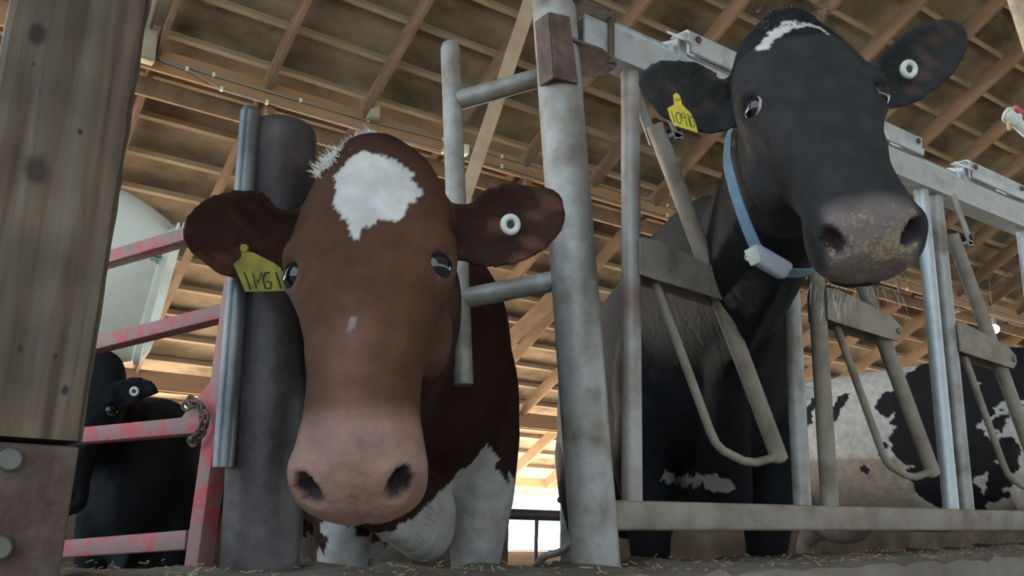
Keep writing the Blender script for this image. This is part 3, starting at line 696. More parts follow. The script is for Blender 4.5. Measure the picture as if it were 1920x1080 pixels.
TRUNK = [(.40, .96, .05, .07), (.34, .95, .12, .17), (.24, .97, .19, .27), (.10, 1.01, .235, .36), (-.06, 1.035, .265, .395), (-.25, 1.02, .29, .395), (-.5, .985, .325, .41), (-.78, .985, .335, .405), (-1.0, 1.02, .31, .375),
         (-1.2, 1.08, .275, .31), (-1.36, 1.12, .225, .25), (-1.46, 1.14, .15, .18), (-1.50, 1.15, .07, .10)]
def build_cow(name, label, M, t, hs, withers, head_dir, bs, ears, paint, dw=(0, 0, -.27), voxel=0.0065, belly=1.0, neck=None, smooth_it=5, legs=True, nose_wide=1.0):
    root = thing(name, label, 'cow', (withers[0], withers[1], 0.0))
    Fw = nrm([head_dir[0], head_dir[1], 0]); S = np.array([-Fw[1], Fw[0], 0.0])      # S = the cow's own left
    W0 = np.array([withers[0], withers[1], 0.0])
    def bp(u, s, z): return W0 + Fw * (u * bs) + S * (s * bs) + np.array([0, 0, z * bs])
    H = lambda x, y, z: t + M @ (np.array([x, y, z]) * hs)
    bm = B()
    add_rings(bm, head_rings(M, t, hs))
    # brow ridges, cheeks, eyelids, nostril wings, chin
    for s in (-1, 1):
        add_sphere(bm, H(s * .088, .162, -.034), .037 * hs, 10)
        add_sphere(bm, H(s * .060, .215, -.165), .062 * hs, 10, (0.7, 1.25, 1.1), M.T)
        ez = nrm(M @ np.array([s * .76, .05, .64]))
        add_torus(bm, H(s * .1015, .195, -.0275), .0235 * hs, .0075 * hs, ez, 28, 10, squash=0.88, hint=M[:, 1])
        add_sphere(bm, H(s * .058 * nose_wide, .478, -.050), .031 * hs, 10, (0.95, 1.2, 1.1), M.T)
        add_sphere(bm, H(s * .050, .30, -.03), .034 * hs, 10, (0.8, 2.2, 0.9), M.T)
    add_sphere(bm, H(0, .465, -.135), .033 * hs, 10, (1.25, 1.0, 0.7), M.T)
    add_sphere(bm, H(0, -.018, -.012), .050 * hs, 12, (1.15, .62, .66), M.T)           # poll
    for e in ears: ear(bm, *e)
    # neck
    hb = H(0, .095, -.165); hb2 = H(0, .105, -.245)
    nk = neck or [bp(.16, 0, 1.14), bp(.02, 0, 1.10)]
    pts = spline([H(0, .10, -.09), hb, hb2] + nk, 6); k = len(pts)
    tt = np.linspace(0, 1, k)
    if len(nk) == 3: kx, kr, kb = [0, .2, .4, .6, .8, 1], [.080 * hs, .092 * hs, .100 * hs, .108 * hs, .165 * bs, .21 * bs], [.085 * hs, .120 * hs, .145 * hs, .185 * hs, .26 * bs, .33 * bs]
    else: kx, kr, kb = [0, .25, .5, .75, 1], [.080 * hs, .092 * hs, .110 * hs, .15 * bs, .21 * bs], [.085 * hs, .120 * hs, .150 * hs, .25 * bs, .33 * bs]
    ra = np.interp(tt, kx, kr); rb = np.interp(tt, kx, kb)
    loft(bm, pts, ra, rb, side=S * 0.6 + M[:, 0] * 0.4 * (1 if S @ M[:, 0] > 0 else -1), n=28)
    # dewlap / brisket fold
    loft(bm, [H(0, .20, -.24), hb2 + (nk[0] - hb2) * 0.35 - np.array([0, 0, .13 * bs]), nk[0] + np.array(dw), bp(.24, 0, .66), bp(.0, 0, .70)],
         [.02 * hs, .022 * hs, .04 * bs, .075 * bs, .08 * bs], [.03 * hs, .05 * hs, .09 * bs, .10 * bs, .08 * bs], side=S, n=16)
    # trunk
    sc = TRUNK; sp = spline([bp(u, 0, z) for (u, z, a, b) in sc], 4)
    ii = np.arange(len(sp)) / 4.0
    ra = np.interp(ii, range(len(sc)), [a * bs * (belly if u < -.2 else 1) for (u, z, a, b) in sc]); rb = np.interp(ii, range(len(sc)), [b * bs for (u, z, a, b) in sc])
    loft(bm, sp, ra, rb, side=S, n=40, ex=2.25)
    add_sphere(bm, bp(-.02, 0, 1.33), .11 * bs, 10, (2.2, .75, .75), np.stack([Fw, S, [0, 0, 1]]))   # withers
    for s in (-1, 1):
        add_sphere(bm, bp(.08, s * .17, .93), .15 * bs, 12, (.9, .62, 1.65), np.stack([Fw, S, [0, 0, 1]]))        # shoulder
        add_sphere(bm, bp(-1.05, s * .25, 1.27), .07 * bs, 10, (1.3, .8, .7), np.stack([Fw, S, [0, 0, 1]]))      # hip bone
        # fore leg
        loft(bm, [bp(.10, s * .17, .90), bp(.06, s * .175, .72), bp(.08, s * .165, .56), bp(.075, s * .16, .44), bp(.075, s * .155, .39), bp(.065, s * .15, .22), bp(.065, s * .15, .13), bp(.10, s * .15, .055), bp(.115, s * .15, .0)],
             [.09 * bs, .085 * bs, .062 * bs, .050 * bs, .048 * bs, .032 * bs, .038 * bs, .048 * bs, .055 * bs], [.13 * bs, .12 * bs, .075 * bs, .055 * bs, .052 * bs, .036 * bs, .042 * bs, .055 * bs, .065 * bs], side=S, n=18)
        # hind leg
        loft(bm, [bp(-1.20, s * .17, 1.0), bp(-1.18, s * .20, .82), bp(-1.22, s * .20, .66), bp(-1.36, s * .17, .52), bp(-1.38, s * .165, .46), bp(-1.33, s * .16, .28), bp(-1.30, s * .16, .14), bp(-1.26, s * .16, .055), bp(-1.24, s * .16, 0)],
             [.11 * bs, .10 * bs, .075 * bs, .048 * bs, .045 * bs, .036 * bs, .042 * bs, .05 * bs, .056 * bs], [.22 * bs, .19 * bs, .11 * bs, .062 * bs, .056 * bs, .042 * bs, .048 * bs, .058 * bs, .066 * bs], side=S, n=18)
    # udder, tail
    add_sphere(bm, bp(-1.02, 0, .64), .17 * bs, 12, (1.1, .9, .85), np.stack([Fw, S, [0, 0, 1]]))
    add_tube(bm, [bp(-1.44, 0, 1.30), bp(-1.52, 0, 1.26), bp(-1.57, 0, 1.10), bp(-1.57, 0, .75), bp(-1.555, 0, .55)], [.035 * bs, .032 * bs, .024 * bs, .018 * bs, .016 * bs], 12)
    # one continuous skin
    me = bpy.data.meshes.new('tmp'); bmesh.ops.recalc_face_normals(bm, faces=bm.faces); bm.to_mesh(me); bm.free()
    tmp = bpy.data.objects.new('tmp', me); COL.objects.link(tmp)
    md = tmp.modifiers.new('r', 'REMESH'); md.mode = 'VOXEL'; md.voxel_size = voxel; md.use_smooth_shade = True
    dg = bpy.context.evaluated_depsgraph_get()
    body_me = bpy.data.meshes.new_from_object(tmp.evaluated_get(dg)); body_me.name = 'body'
    bpy.data.objects.remove(tmp); bpy.data.meshes.remove(me)
    # numpy sculpting
    nv = len(body_me.vertices); V = np.empty(nv * 3); body_me.vertices.foreach_get('co', V); V = V.reshape(-1, 3)
    E = np.empty(len(body_me.edges) * 2, int); body_me.edges.foreach_get('vertices', E); E = E.reshape(-1, 2)
    deg = np.bincount(E.ravel(), minlength=nv).astype(float)[:, None]; deg[deg == 0] = 1
    def lap(X):
        S_ = np.empty_like(X)
        for c in range(X.shape[1]): S_[:, c] = np.bincount(E[:, 0], X[E[:, 1], c], nv) + np.bincount(E[:, 1], X[E[:, 0], c], nv)
        return S_ / deg
    HL = ((V - t) @ M) / hs
    inhead = (HL[:, 1] > .06) & (HL[:, 1] < .60) & (np.abs(HL[:, 0]) < .14) & (HL[:, 2] > -.30) & (HL[:, 2] < .06)
    wgt = np.where(inhead, 0.45, 0.6)[:, None]
    isear = (np.abs(HL[:, 0]) > .115) & (HL[:, 1] < .14) & (HL[:, 2] > -.2)
    for i in range(smooth_it):
        V = V + wgt * (lap(V) - V)
    if smooth_it:
        w2 = np.where(inhead | isear, 0.0, 0.6)[:, None]
        for i in range(int(10 * 0.0065 / voxel * (voxel / 0.0065 if voxel < .0065 else 1)) + 6): V = V + w2 * (lap(V) - V)
    HL = ((V - t) @ M) / hs
    d = np.zeros_like(V)
    for s in (-1, 1):
        # comma shaped nostril: slot running from upper-outer to lower-inner
        cx, cy, cz = s * .047 * nose_wide, .485, -.046
        ax_ = nrm([s * .55, -.35, .55]); px = HL - np.array([cx, cy, cz]); front = nrm([s * .35, .75, .35])
        al = px @ ax_; pp = px - al[:, None] * ax_ - (px @ front)[:, None] * front
        r2 = (al / .032) ** 2 + (np.linalg.norm(pp, axis=1) / .0165) ** 2 + ((px @ front) / .05) ** 2
        f = np.clip(1 - r2, 0, 1) ** 0.6
        d -= (M @ front)[None, :] * (f * .028 * hs)[:, None]
        # hollow between eye and muzzle, along the side of the nose
        px = HL - np.array([s * .088, .245, -.09]); f = np.exp(-((px[:, 0] / .03) ** 2 + (px[:, 1] / .035) ** 2 + (px[:, 2] / .03) ** 2))
        d -= (M @ np.array([s, 0, 0]))[None, :] * (f * .010 * hs)[:, None]
    # eye socket, so the eyeball stands in an open lid
    for s in (-1, 1):
        ez = nrm(np.array([s * .74, .08, .66])); px = HL - np.array([s * .0965, .195, -.0315]); al = px @ ez
        pp = np.linalg.norm(px - al[:, None] * ez, axis=1); f = np.clip((.0215 - pp) / .006, 0, 1) * (al > -.01)
        d -= (M @ ez)[None, :] * (f * np.maximum(al - .006, 0) * hs)[:, None]
    # mouth line
    ml = np.abs(HL[:, 2] + .128 + .03 * (HL[:, 1] - .5)); f = np.exp(-(ml / .006) ** 2) * ((HL[:, 1] > .36) & inhead)
    cen = np.array([0, .44, -.12]); outw = nrm([0, 0, 0.0001])
    rad = HL - cen; rad[:, 2] = 0; rad[:, 1] = np.maximum(rad[:, 1], 0); rad /= (np.linalg.norm(rad, axis=1)[:, None] + 1e-9)
    d -= (rad @ M.T) * (f * .008 * hs)[:, None]
    # philtrum
    f = np.exp(-(HL[:, 0] / .006) ** 2) * np.clip((HL[:, 1] - .49) / .03, 0, 1) * (HL[:, 2] < -.04) * inhead
    d -= (M @ np.array([0, 1, 0]))[None, :] * (f * .004 * hs)[:, None]
    # wrinkles above the nose
    f = np.exp(-((HL[:, 1] - .425) / .02) ** 2) * np.sin((HL[:, 1] - .40) * 2 * math.pi / .022) * np.exp(-(HL[:, 0] / .07) ** 2) * (HL[:, 2] > -.05) * inhead
    d += (M @ np.array([0, 0, 1]))[None, :] * (f * .0042 * hs)[:, None]
    V = V + d
    if smooth_it: V = V + 0.3 * (lap(V) - V)
    body_me.vertices.foreach_set('co', V.ravel())
    HL = ((V - t) @ M) / hs
    BL = np.stack([(V - W0) @ Fw / bs, (V - W0) @ S / bs, V[:, 2] / bs], 1)
    col, ext = paint(V, HL, BL, inhead, isear)
    for s in (-1, 1): ext[:, 1] *= (np.linalg.norm((HL - np.array([s * .047 * nose_wide, .480, -.048])) / np.array([.024, .03, .024]), axis=1) > 1)
    # shade inside the nostril openings, painted into the coat colour
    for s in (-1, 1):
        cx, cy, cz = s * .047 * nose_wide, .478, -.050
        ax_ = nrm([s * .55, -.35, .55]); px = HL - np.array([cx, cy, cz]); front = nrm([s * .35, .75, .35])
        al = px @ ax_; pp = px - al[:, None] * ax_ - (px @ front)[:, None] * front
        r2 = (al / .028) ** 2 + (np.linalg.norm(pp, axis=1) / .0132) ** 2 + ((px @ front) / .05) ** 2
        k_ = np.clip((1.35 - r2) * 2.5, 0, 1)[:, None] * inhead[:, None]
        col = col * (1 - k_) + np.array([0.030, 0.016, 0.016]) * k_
    for nm, dat in (('coat', col), ('extra', ext)):
        at = body_me.color_attributes.new(nm, 'FLOAT_COLOR', 'POINT')
        at.data.foreach_set('color', np.concatenate([np.clip(dat, 0, 2), np.ones((nv, 1))], 1).astype(np.float32).ravel())
    body_me.shade_smooth(); body_me.materials.clear(); body_me.materials.append(COAT)
    body = bpy.data.objects.new('body', body_me); COL.objects.link(body); body.parent = root
    body.matrix_parent_inverse = root.matrix_world.inverted()
    return root, H, bp, S, Fw
def add_eye(root, H, M, hs, s, gaze=None):
    bm = B(); add_sphere(bm, (0, 0, 0), 1.0, 16)
    me = bpy.data.meshes.new('eye'); bmesh.ops.recalc_face_normals(bm, faces=bm.faces); bm.to_mesh(me); bm.free(); me.shade_smooth(); me.materials.append(EYE)
    o = bpy.data.objects.new('eye', me); COL.objects.link(o); o.parent = root; o.matrix_parent_inverse = root.matrix_world.inverted()
    g = nrm(M @ np.array([s * .74, .08, .66])) if gaze is None else nrm(gaze)
    a, b, _ = frame_of(g, M[:, 1]); r = .0225 * hs; c = H(s * .0965, .195, -.0315)
    m = Matrix.Identity(4)
    for i in range(3): m[i][0], m[i][1], m[i][2], m[i][3] = a[i] * r, b[i] * r, g[i] * r, c[i]
    o.matrix_world = m
def inpoly(px, py, poly):
    poly = np.array(poly, float); r = np.zeros(len(px), bool); n = len(poly); j = n - 1
    for i in range(n):
        xi, yi = poly[i]; xj, yj = poly[j]
        c = ((yi > py) != (yj > py)) & (px < (xj - xi) * (py - yi) / (yj - yi + 1e-12) + xi)
        r ^= c; j = i
    return r
def wobble(V, amp, f):
    return amp * (np.sin(V[:, 0] * f + 1.3 * np.sin(V[:, 2] * f * 1.7)) + 0.6 * np.sin(V[:, 1] * f * 2.3 + V[:, 2] * f * 1.1) + .5 * np.sin(V[:, 2] * f * 3.1 + V[:, 0] * f * 2.2))
def headpoly(M, t, hs, pxs, zl=.012):
    """sight lines through these picture points meet the plane of the forehead at these head coordinates"""
    out = []
    for x, y in pxs:
        d = ray(x, y); o = (CAM - t) @ M / hs; dd = d @ M / hs
        k = (zl - o[2]) / dd[2]; out.append((o + dd * k)[:2])
    return out
def tag_plate(parent, name, mat, pxs, D, nvec=None, D2=None):
    P = [PD(x, y, D) for x, y in pxs]
    bm = B(); add_prism(bm, P, nrm(FWD) * 0.0016)
    return obj(name, bm, mat, parent, smooth=False)
def strokes(parent, name, segs, D, w, mat):
    """hand lettering: thin flat pen strokes lying on the tag"""
    for pl in segs:
        pts = [PD(x, y, D) for x, y in pl]
        bm = B(); add_tube(bm, pts, w, 6); o = obj(name, bm, mat, parent)
def hairs(parent, name, roots, dirs, length, rad, mat, droop=0.25, jit=0.25):
    bm = B()
    for p, d in zip(roots, dirs):
        d = nrm(np.array(d) + rng.normal(0, jit, 3)); l = length * rng.uniform(.5, 1.15)
        pts = [p, p + d * l * .5 + np.array([0, 0, -droop * l * .12]), p + d * l + np.array([0, 0, -droop * l * .5])]
        add_tube(bm, pts, [rad, rad * .8, rad * .3], 4)
    o = obj(name, bm, mat, parent); o['kind'] = 'stuff'; return o
def button(parent, pos, nv, r):
    b = thing('x', 'x', 'x', pos); bpy.data.objects.remove(b)
    bm = B(); add_torus(bm, pos, r * .72, r * .34, nv, 28, 10); o = obj('ear_button', bm, WHITEPL, parent)
    bm = B(); add_tube(bm, [np.array(pos) - nv * .003, np.array(pos) + nv * .001], r * .5, 16); obj('button_pin', bm, BLKPL, o)

# ---- brown cow at centre left
Mb = basis([0.794, -0.601, 0.088], [-0.141, -0.324, -0.936]); tb = np.array([0.499, 1.12, 1.118])
star = headpoly(Mb, tb, 1.0, [(624, 372), (630, 325), (652, 296), (690, 283), (735, 288), (770, 312), (787, 345), (772, 380), (738, 412), (690, 428), (668, 452), (648, 420)])
VD = nrm([_h[0], _h[1], 0]); VS = np.array([VD[1], -VD[0], 0])
def chest_xy(pxs, Y): return [((PY(x, y, Y) - CAM) @ VS / ((PY(x, y, Y) - CAM) @ VD), (PY(x, y, Y)[2] - CAM[2]) / ((PY(x, y, Y) - CAM) @ VD)) for x, y in pxs]
brisket = [((PY(x, y, 1.62)) @ VS, PY(x, y, 1.62)[2]) for x, y in [(560, 930), (600, 975), (640, 1000), (700, 1010), (770, 985), (800, 962), (842, 905), (868, 878), (884, 872), (912, 836), (928, 868), (942, 892), (962, 905), (985, 960), (1010, 1100), (960, 1300), (560, 1300)]]
def paint_brown(V, HL, BL, inhead, isear):
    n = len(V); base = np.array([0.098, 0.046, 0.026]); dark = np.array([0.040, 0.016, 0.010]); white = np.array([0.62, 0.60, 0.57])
    col = np.tile(base, (n, 1)); ext = np.zeros((n, 3))
    w = wobble(V, .006, 70)
    # darker neck, body and ears
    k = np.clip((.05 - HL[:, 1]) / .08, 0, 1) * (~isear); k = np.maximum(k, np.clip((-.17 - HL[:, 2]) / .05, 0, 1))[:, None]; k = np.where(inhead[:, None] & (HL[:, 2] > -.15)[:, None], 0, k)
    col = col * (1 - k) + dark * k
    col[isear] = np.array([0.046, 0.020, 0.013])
    k = (isear * np.clip(wobble(V, 1, 55) - .4, 0, 1) * .7)[:, None]; col = col * (1 - k) + np.array([0.14, 0.065, 0.04]) * k
    k = np.zeros(n)
    for s in (-1, 1): k = np.maximum(k, np.clip(1.3 - np.linalg.norm(HL - np.array([s * .103, .197, -.026]), axis=1) / .028, 0, 1) * .7)
    k = k[:, None]; col = col * (1 - k) + np.array([0.17, .085, .065]) * k
    st = inpoly(HL[:, 0] + w * .5, HL[:, 1] + w * .5, star) & (HL[:, 2] > -.06) & (np.abs(HL[:, 0]) < .12)
    col[st] = white
    sv = V @ VS + w * .8; zz = V[:, 2] + w
    br = inpoly(sv, zz, brisket) & ~inhead & (BL[:, 0] > -.15) & ~isear
    col[br] = white * 0.9
    lg = (V[:, 2] < .52 + w * 2) & (BL[:, 2] < .6); col[lg] = white * .8
    spt = inpoly(HL[:, 0] + w * .3, HL[:, 1] + w * .3, headpoly(Mb, tb, 1.0, [(645, 612), (656, 592), (668, 598), (664, 610), (650, 628)], .004)) & inhead & (HL[:, 2] > -.05); col[spt] = white * .6
    k = (np.clip((HL[:, 1] - .24) / .08, 0, 1) * np.exp(-((HL[:, 0] + .012) / .034) ** 2) * (HL[:, 2] > -.05) * inhead * .75)[:, None]; col = col * (1 - k) + np.array([0.20, 0.105, 0.075]) * k
    # pinkish muzzle
    k = np.clip((HL[:, 1] - .405) / .035 + np.clip(-.02 - HL[:, 2], -.02, 0) * 8, 0, 1) * inhead; k = (k * np.clip((HL[:, 2] + .19) / .03, 0, 1))[:, None]
    col = col * (1 - k) + np.array([0.30, 0.175, 0.135]) * k; ext[:, 0:1] = k * .75
    k = (np.clip(1 - np.abs(HL[:, 2] + .135) / .02, 0, 1) * (HL[:, 1] > .40) * inhead * .6)[:, None]; col = col * (1 - k) + np.array([0.16, 0.11, 0.06]) * k
    return col, ext
D0 = 1.325
earsB = [([tb + Mb @ np.array([-.075, .055, -.06]), PD(530, 452, 1.325), PD(440, 442, 1.285), PD(385, 432, 1.265), PD(340, 425, 1.255)], UP + RGT * -.12, -FWD + UP * .1, .073, .55),
         ([tb + Mb @ np.array([.075, .055, -.06]), PD(880, 432, 1.33), PD(955, 420, 1.32), PD(1010, 395, 1.32), PD(1050, 362, 1.325)], UP - RGT * .35, -FWD + RGT * .15, .064, .5)]
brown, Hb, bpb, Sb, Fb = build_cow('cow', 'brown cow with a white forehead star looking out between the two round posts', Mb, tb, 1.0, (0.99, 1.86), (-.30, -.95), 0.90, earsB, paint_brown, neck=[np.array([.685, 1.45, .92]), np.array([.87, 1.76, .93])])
for s in (-1, 1): add_eye(brown, Hb, Mb, 1.0, s)
button(brown, PD(957, 421, 1.298), -nrm(FWD * .9 - RGT * .35), .0155)
tg = tag_plate(brown, 'ear_tag', OTAG, [(452, 455), (459, 470), (476, 474), (512, 492), (527, 503), (543, 545), (460, 547), (438, 495), (453, 482)], 1.245)
bm = B(); p = PD(458, 465, 1.244); add_tube(bm, [p + FWD * .006, p - FWD * .003], .0055, 14); obj('tag_stud', bm, OTAG, tg)
DI = 1.2435
strokes(tg, 'tag_digit', [[(458, 511), (470, 543)], [(481, 541), (473, 511), (484, 530), (490, 510), (498, 540)], [(506, 511), (497, 512), (493, 524), (497, 540), (507, 541), (509, 530), (499, 527)], [(517, 510), (527, 541)]], DI, .0012, INK)
# whiskers and forelock
rt, dr = [], []
for i in range(26):
    s = rng.choice([-1, 1]); y = rng.uniform(.43, .53); zl = rng.uniform(-.15, -.10)
    rt.append(Hb(s * rng.uniform(.05, .078), y, zl)); dr.append(Mb @ np.array([s * .8, .5, -.6]))
hairs(brown, 'whiskers', rt, dr, .026, .00025, DWHISK)
rt, dr = [], []
for i in range(420):
    u = rng.uniform(0, 1); x = -.078 + .083 * u + rng.normal(0, .004); rt.append(Hb(x, .030 - .075 * u ** .8 + rng.normal(0, .006), -.006 + rng.uniform(-.008, .006))); dr.append(Mb @ np.array([-.55 + .2 * u, -.55 + .6 * u, .25]))
hairs(brown, 'forelock', rt, dr, .019, .0006, BACKLITHAIR, .1, .3)

# ---- black cow in the headlock
Mk = basis([0.765, -0.636, 0.105], [-0.225, -0.415, -0.881]); tk = np.array([1.169, 0.868, 1.465])
cap = headpoly(Mk, tk, 1.0, [(1413, 87), (1440, 62), (1462, 47), (1492, 43), (1520, 44), (1542, 51), (1553, 66), (1535, 54), (1510, 53), (1490, 56), (1472, 68), (1450, 78), (1436, 92)], .005)
def paint_black(V, HL, BL, inhead, isear):
    n = len(V); base = np.array([0.037, 0.036, 0.036]); white = np.array([0.62, 0.58, 0.52])
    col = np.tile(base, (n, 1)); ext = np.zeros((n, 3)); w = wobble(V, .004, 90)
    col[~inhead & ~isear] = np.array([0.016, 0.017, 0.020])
    cp = inpoly(HL[:, 0] + w * .6, HL[:, 1] + w * .6, cap) & (HL[:, 2] > -.07)
    col[cp] = white
    # grey nose pad and inner nostril rim
    k = np.clip((HL[:, 1] - .45) / .03, 0, 1) * np.clip((.070 - np.abs(HL[:, 0])) / .012, 0, 1) * np.clip((HL[:, 2] + .125) / .015, 0, 1) * inhead
    ext[:, 0] = k * .55; ext[:, 1] = np.clip(k * (.42 + .42 * np.exp(-((HL[:, 2] + .035) / .03) ** 2) + .4 * np.exp(-((HL[:, 0] - .06) / .02) ** 2 - ((HL[:, 2] + .10) / .03) ** 2)) + .30 * np.clip((HL[:, 1] - .43) / .03, 0, 1) * inhead, 0, 1)
    k = k[:, None]; col = col * (1 - k) + np.array([0.175, 0.140, 0.130]) * k
    sv = V @ VS + w; wb = inpoly(sv, V[:, 2] + w, [((PY(x, y, 1.62)) @ VS, PY(x, y, 1.62)[2]) for x, y in [(1282, 872), (1310, 880), (1345, 890), (1372, 915), (1366, 926), (1345, 922), (1320, 900), (1275, 892)]]) & ~inhead & (BL[:, 2] < .85)
    col[wb] = white * .7
    k = (isear * np.clip(wobble(V, 1, 60) - .5, 0, 1) * .8)[:, None]; col = col * (1 - k) + np.array([0.10, 0.06, 0.05]) * k
    k = np.zeros(n)
    for s in (-1, 1): k = np.maximum(k, np.clip(1.3 - np.linalg.norm(HL - np.array([s * .103, .197, -.026]), axis=1) / .026, 0, 1))
    k = k[:, None]; col = col * (1 - k) + np.array([0.012, .010, .011]) * k
    return col, ext
earsK = [([tk + Mk @ np.array([-.075, .055, -.06]), PD(1352, 200, 1.60), PD(1285, 178, 1.59), PD(1235, 158, 1.585), PD(1196, 150, 1.58)], UP - RGT * .25, -FWD + UP * .1, .064, .5),
         ([tk + Mk @ np.array([.075, .055, -.06]), PD(1655, 158, 1.57), PD(1715, 122, 1.56), PD(1765, 85, 1.565), PD(1812, 55, 1.575)], UP - RGT * .55, -FWD + RGT * .1, .060, .5)]
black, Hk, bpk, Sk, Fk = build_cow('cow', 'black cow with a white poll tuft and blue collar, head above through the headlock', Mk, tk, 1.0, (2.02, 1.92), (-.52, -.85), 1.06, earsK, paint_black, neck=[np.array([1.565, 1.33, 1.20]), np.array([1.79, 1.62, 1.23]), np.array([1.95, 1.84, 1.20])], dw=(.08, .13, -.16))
for s in (-1, 1): add_eye(black, Hk, Mk, 1.0, s, gaze=None if s > 0 else Mk @ np.array([-.86, .05, .45]))
button(black, PD(1704, 130, 1.535), -nrm(FWD * .95 - RGT * .2), .0165)
tg = tag_plate(black, 'ear_tag', YTAG, [(1262, 178), (1268, 174), (1275, 180), (1279, 196), (1295, 212), (1302, 225), (1309, 249), (1264, 235), (1257, 222), (1251, 203), (1264, 196)], 1.545)
bm = B(); p = PD(1269, 182, 1.544); add_tube(bm, [p + FWD * .006, p - FWD * .003], .005, 14); obj('tag_stud', bm, YTAG, tg)
DI = 1.5435
strokes(tg, 'tag_digit', [[(1259, 208), (1265, 230)], [(1270, 210), (1267, 216), (1270, 228), (1275, 232), (1278, 226), (1275, 213), (1270, 210)], [(1284, 220), (1279, 220), (1277, 214), (1281, 211), (1285, 217), (1288, 236)], [(1289, 213), (1295, 237)], [(1295, 217), (1293, 224), (1296, 236), (1301, 239), (1302, 231), (1299, 220), (1295, 217)]], DI, .0006, INK)
rt, dr, rt2, dr2 = [], [], [], []
for i in range(90):
    x = rng.uniform(-.065, .065); zl = rng.uniform(-.165, -.13); (rt if i % 2 else rt2).append(Hk(x, rng.uniform(.46, .525), zl)); (dr if i % 2 else dr2).append(Mk @ np.array([x * 5, .75, -.55]))
hairs(black, 'whiskers', rt, dr, .024, .0005, WHISK, .8, .2)
hairs(black, 'dark_whiskers', rt2, dr2, .020, .0006, DWHISK, .8, .25)
rt, dr = [], []
for i in range(260):
    x = rng.uniform(-.07, .07); rt.append(Hk(x, rng.uniform(-.045, .02), .008)); dr.append(Mk @ np.array([x * 4, .35, .45]))
hairs(black, 'forelock', rt, dr, .017, .0006, DWHISK, .2, .3)
# collar: a flat strap round the throat, carrying a grey sensor box
def collar():
    cpts = [(1366, 255, 1.68), (1364, 300, 1.64), (1375, 350, 1.61), (1395, 410, 1.59), (1421, 470, 1.585), (1450, 500, 1.565), (1490, 512, 1.57), (1530, 505, 1.60), (1570, 470, 1.66), (1590, 400, 1.75), (1590, 320, 1.83), (1560, 240, 1.90), (1500, 190, 1.93), (1430, 190, 1.90), (1385, 215, 1.82)]
    P = [PD(*c) for c in cpts]; P = spline(P + [P[0]], 5)[:-1]; n = len(P); ce = sum(P) / n
    nrmv = nrm(sum(np.cross(P[i] - ce, P[(i + 1) % n] - ce) for i in range(n)))
    bm = B(); rings = []
    for i in range(n):
        d = nrm(P[(i + 1) % n] - P[i - 1]); w = nrm(nrmv - d * (nrmv @ d)); q = np.cross(d, w)
        rings.append([P[i] + w * a + q * b for a, b in ((-.012, -.0015), (.012, -.0015), (.012, .0015), (-.012, .0015))])
    rings.append(rings[0])
    R = [[bm.verts.new(p) for p in r] for r in rings[:-1]]; R.append(R[0])
    for i in range(n):
        for j in range(4): bm.faces.new((R[i][j], R[i][(j + 1) % 4], R[i + 1][(j + 1) % 4], R[i + 1][j]))
    return obj('collar', bm, BLUEST, black, smooth=False)
clr = collar()
pb0 = PD(1425, 478, 1.56); 
bm = B()
dn = nrm(PD(1470, 505, 1.55) - PD(1410, 470, 1.56)); a_, b_, _ = frame_of(dn, -FWD)
add_box(bm, PD(1440, 490, 1.555), (0.034, 0.040, 0.078), (nrm(np.cross(FWD, dn)), -nrm(FWD), dn), bevel=0.009, seg=3); sb = obj('sensor_box', bm, GREYBOX, clr)
bm = B(); add_box(bm, PD(1412, 480, 1.54), (0.022, 0.004, 0.030), (nrm(RGT + UP * .45), -nrm(FWD), nrm(UP - RGT * .45)), bevel=0.0015); obj('buckle', bm, WHITEPL, clr)

# ---- black and white cow standing behind the headlocks at right, seen from its flank
Ms = basis([1, 0.0, 0.0], [0, -0.5, -0.86]); ts = np.array([4.45, 1.02, 1.10])
Xf = 4.08
def fl(pxs): return [(PX(x, y, Xf)[1], PX(x, y, Xf)[2]) for x, y in pxs]
c5 = lambda L_: [(1460 + x / 2.25, 600 + y / 2.25) for x, y in L_]
black_p = [fl(c5(p)) for p in ([(515, 120), (505, 200), (470, 285), (432, 300), (414, 340), (425, 390), (465, 412), (500, 385), (498, 440), (488, 500), (500, 560), (535, 605), (580, 610), (555, 650), (560, 715), (600, 760), (640, 795), (800, 795), (830, 765), (880, 745), (975, 690), (900, 600), (1300, 700), (1300, 60), (700, 90)],
                                [(240, 318), (290, 298), (285, 380), (262, 440), (235, 470), (215, 470)], [(80, 390), (150, 320), (160, 440), (125, 510), (80, 520)], [(225, 505), (255, 515), (272, 570), (262, 612), (225, 622)],
                                [(365, 622), (385, 615), (405, 632), (398, 652), (375, 652)], [(445, 520), (465, 508), (476, 530), (462, 558), (446, 548)], [(408, 612), (416, 612), (416, 634), (408, 630)], [(455, 572), (466, 575), (464, 590), (456, 588)])]
white_p = [fl(c5(p)) for p in ([(800, 260), (820, 245), (815, 275), (805, 285)], [(832, 470), (845, 420), (900, 370), (925, 345), (985, 355), (1005, 340), (1100, 350), (1120, 640), (1030, 660), (985, 650), (990, 520), (965, 490), (930, 500), (900, 530), (905, 560), (880, 500)], [(808, 690), (850, 632), (862, 680), (820, 740)])]
dots_b = [fl(c5(p)) for p in ([(885, 430), (905, 390), (935, 380), (950, 410), (935, 455), (900, 470)], [(862, 445), (880, 445), (880, 478), (866, 475)], [(895, 540), (930, 495), (985, 510), (992, 620), (965, 655), (915, 610)])]
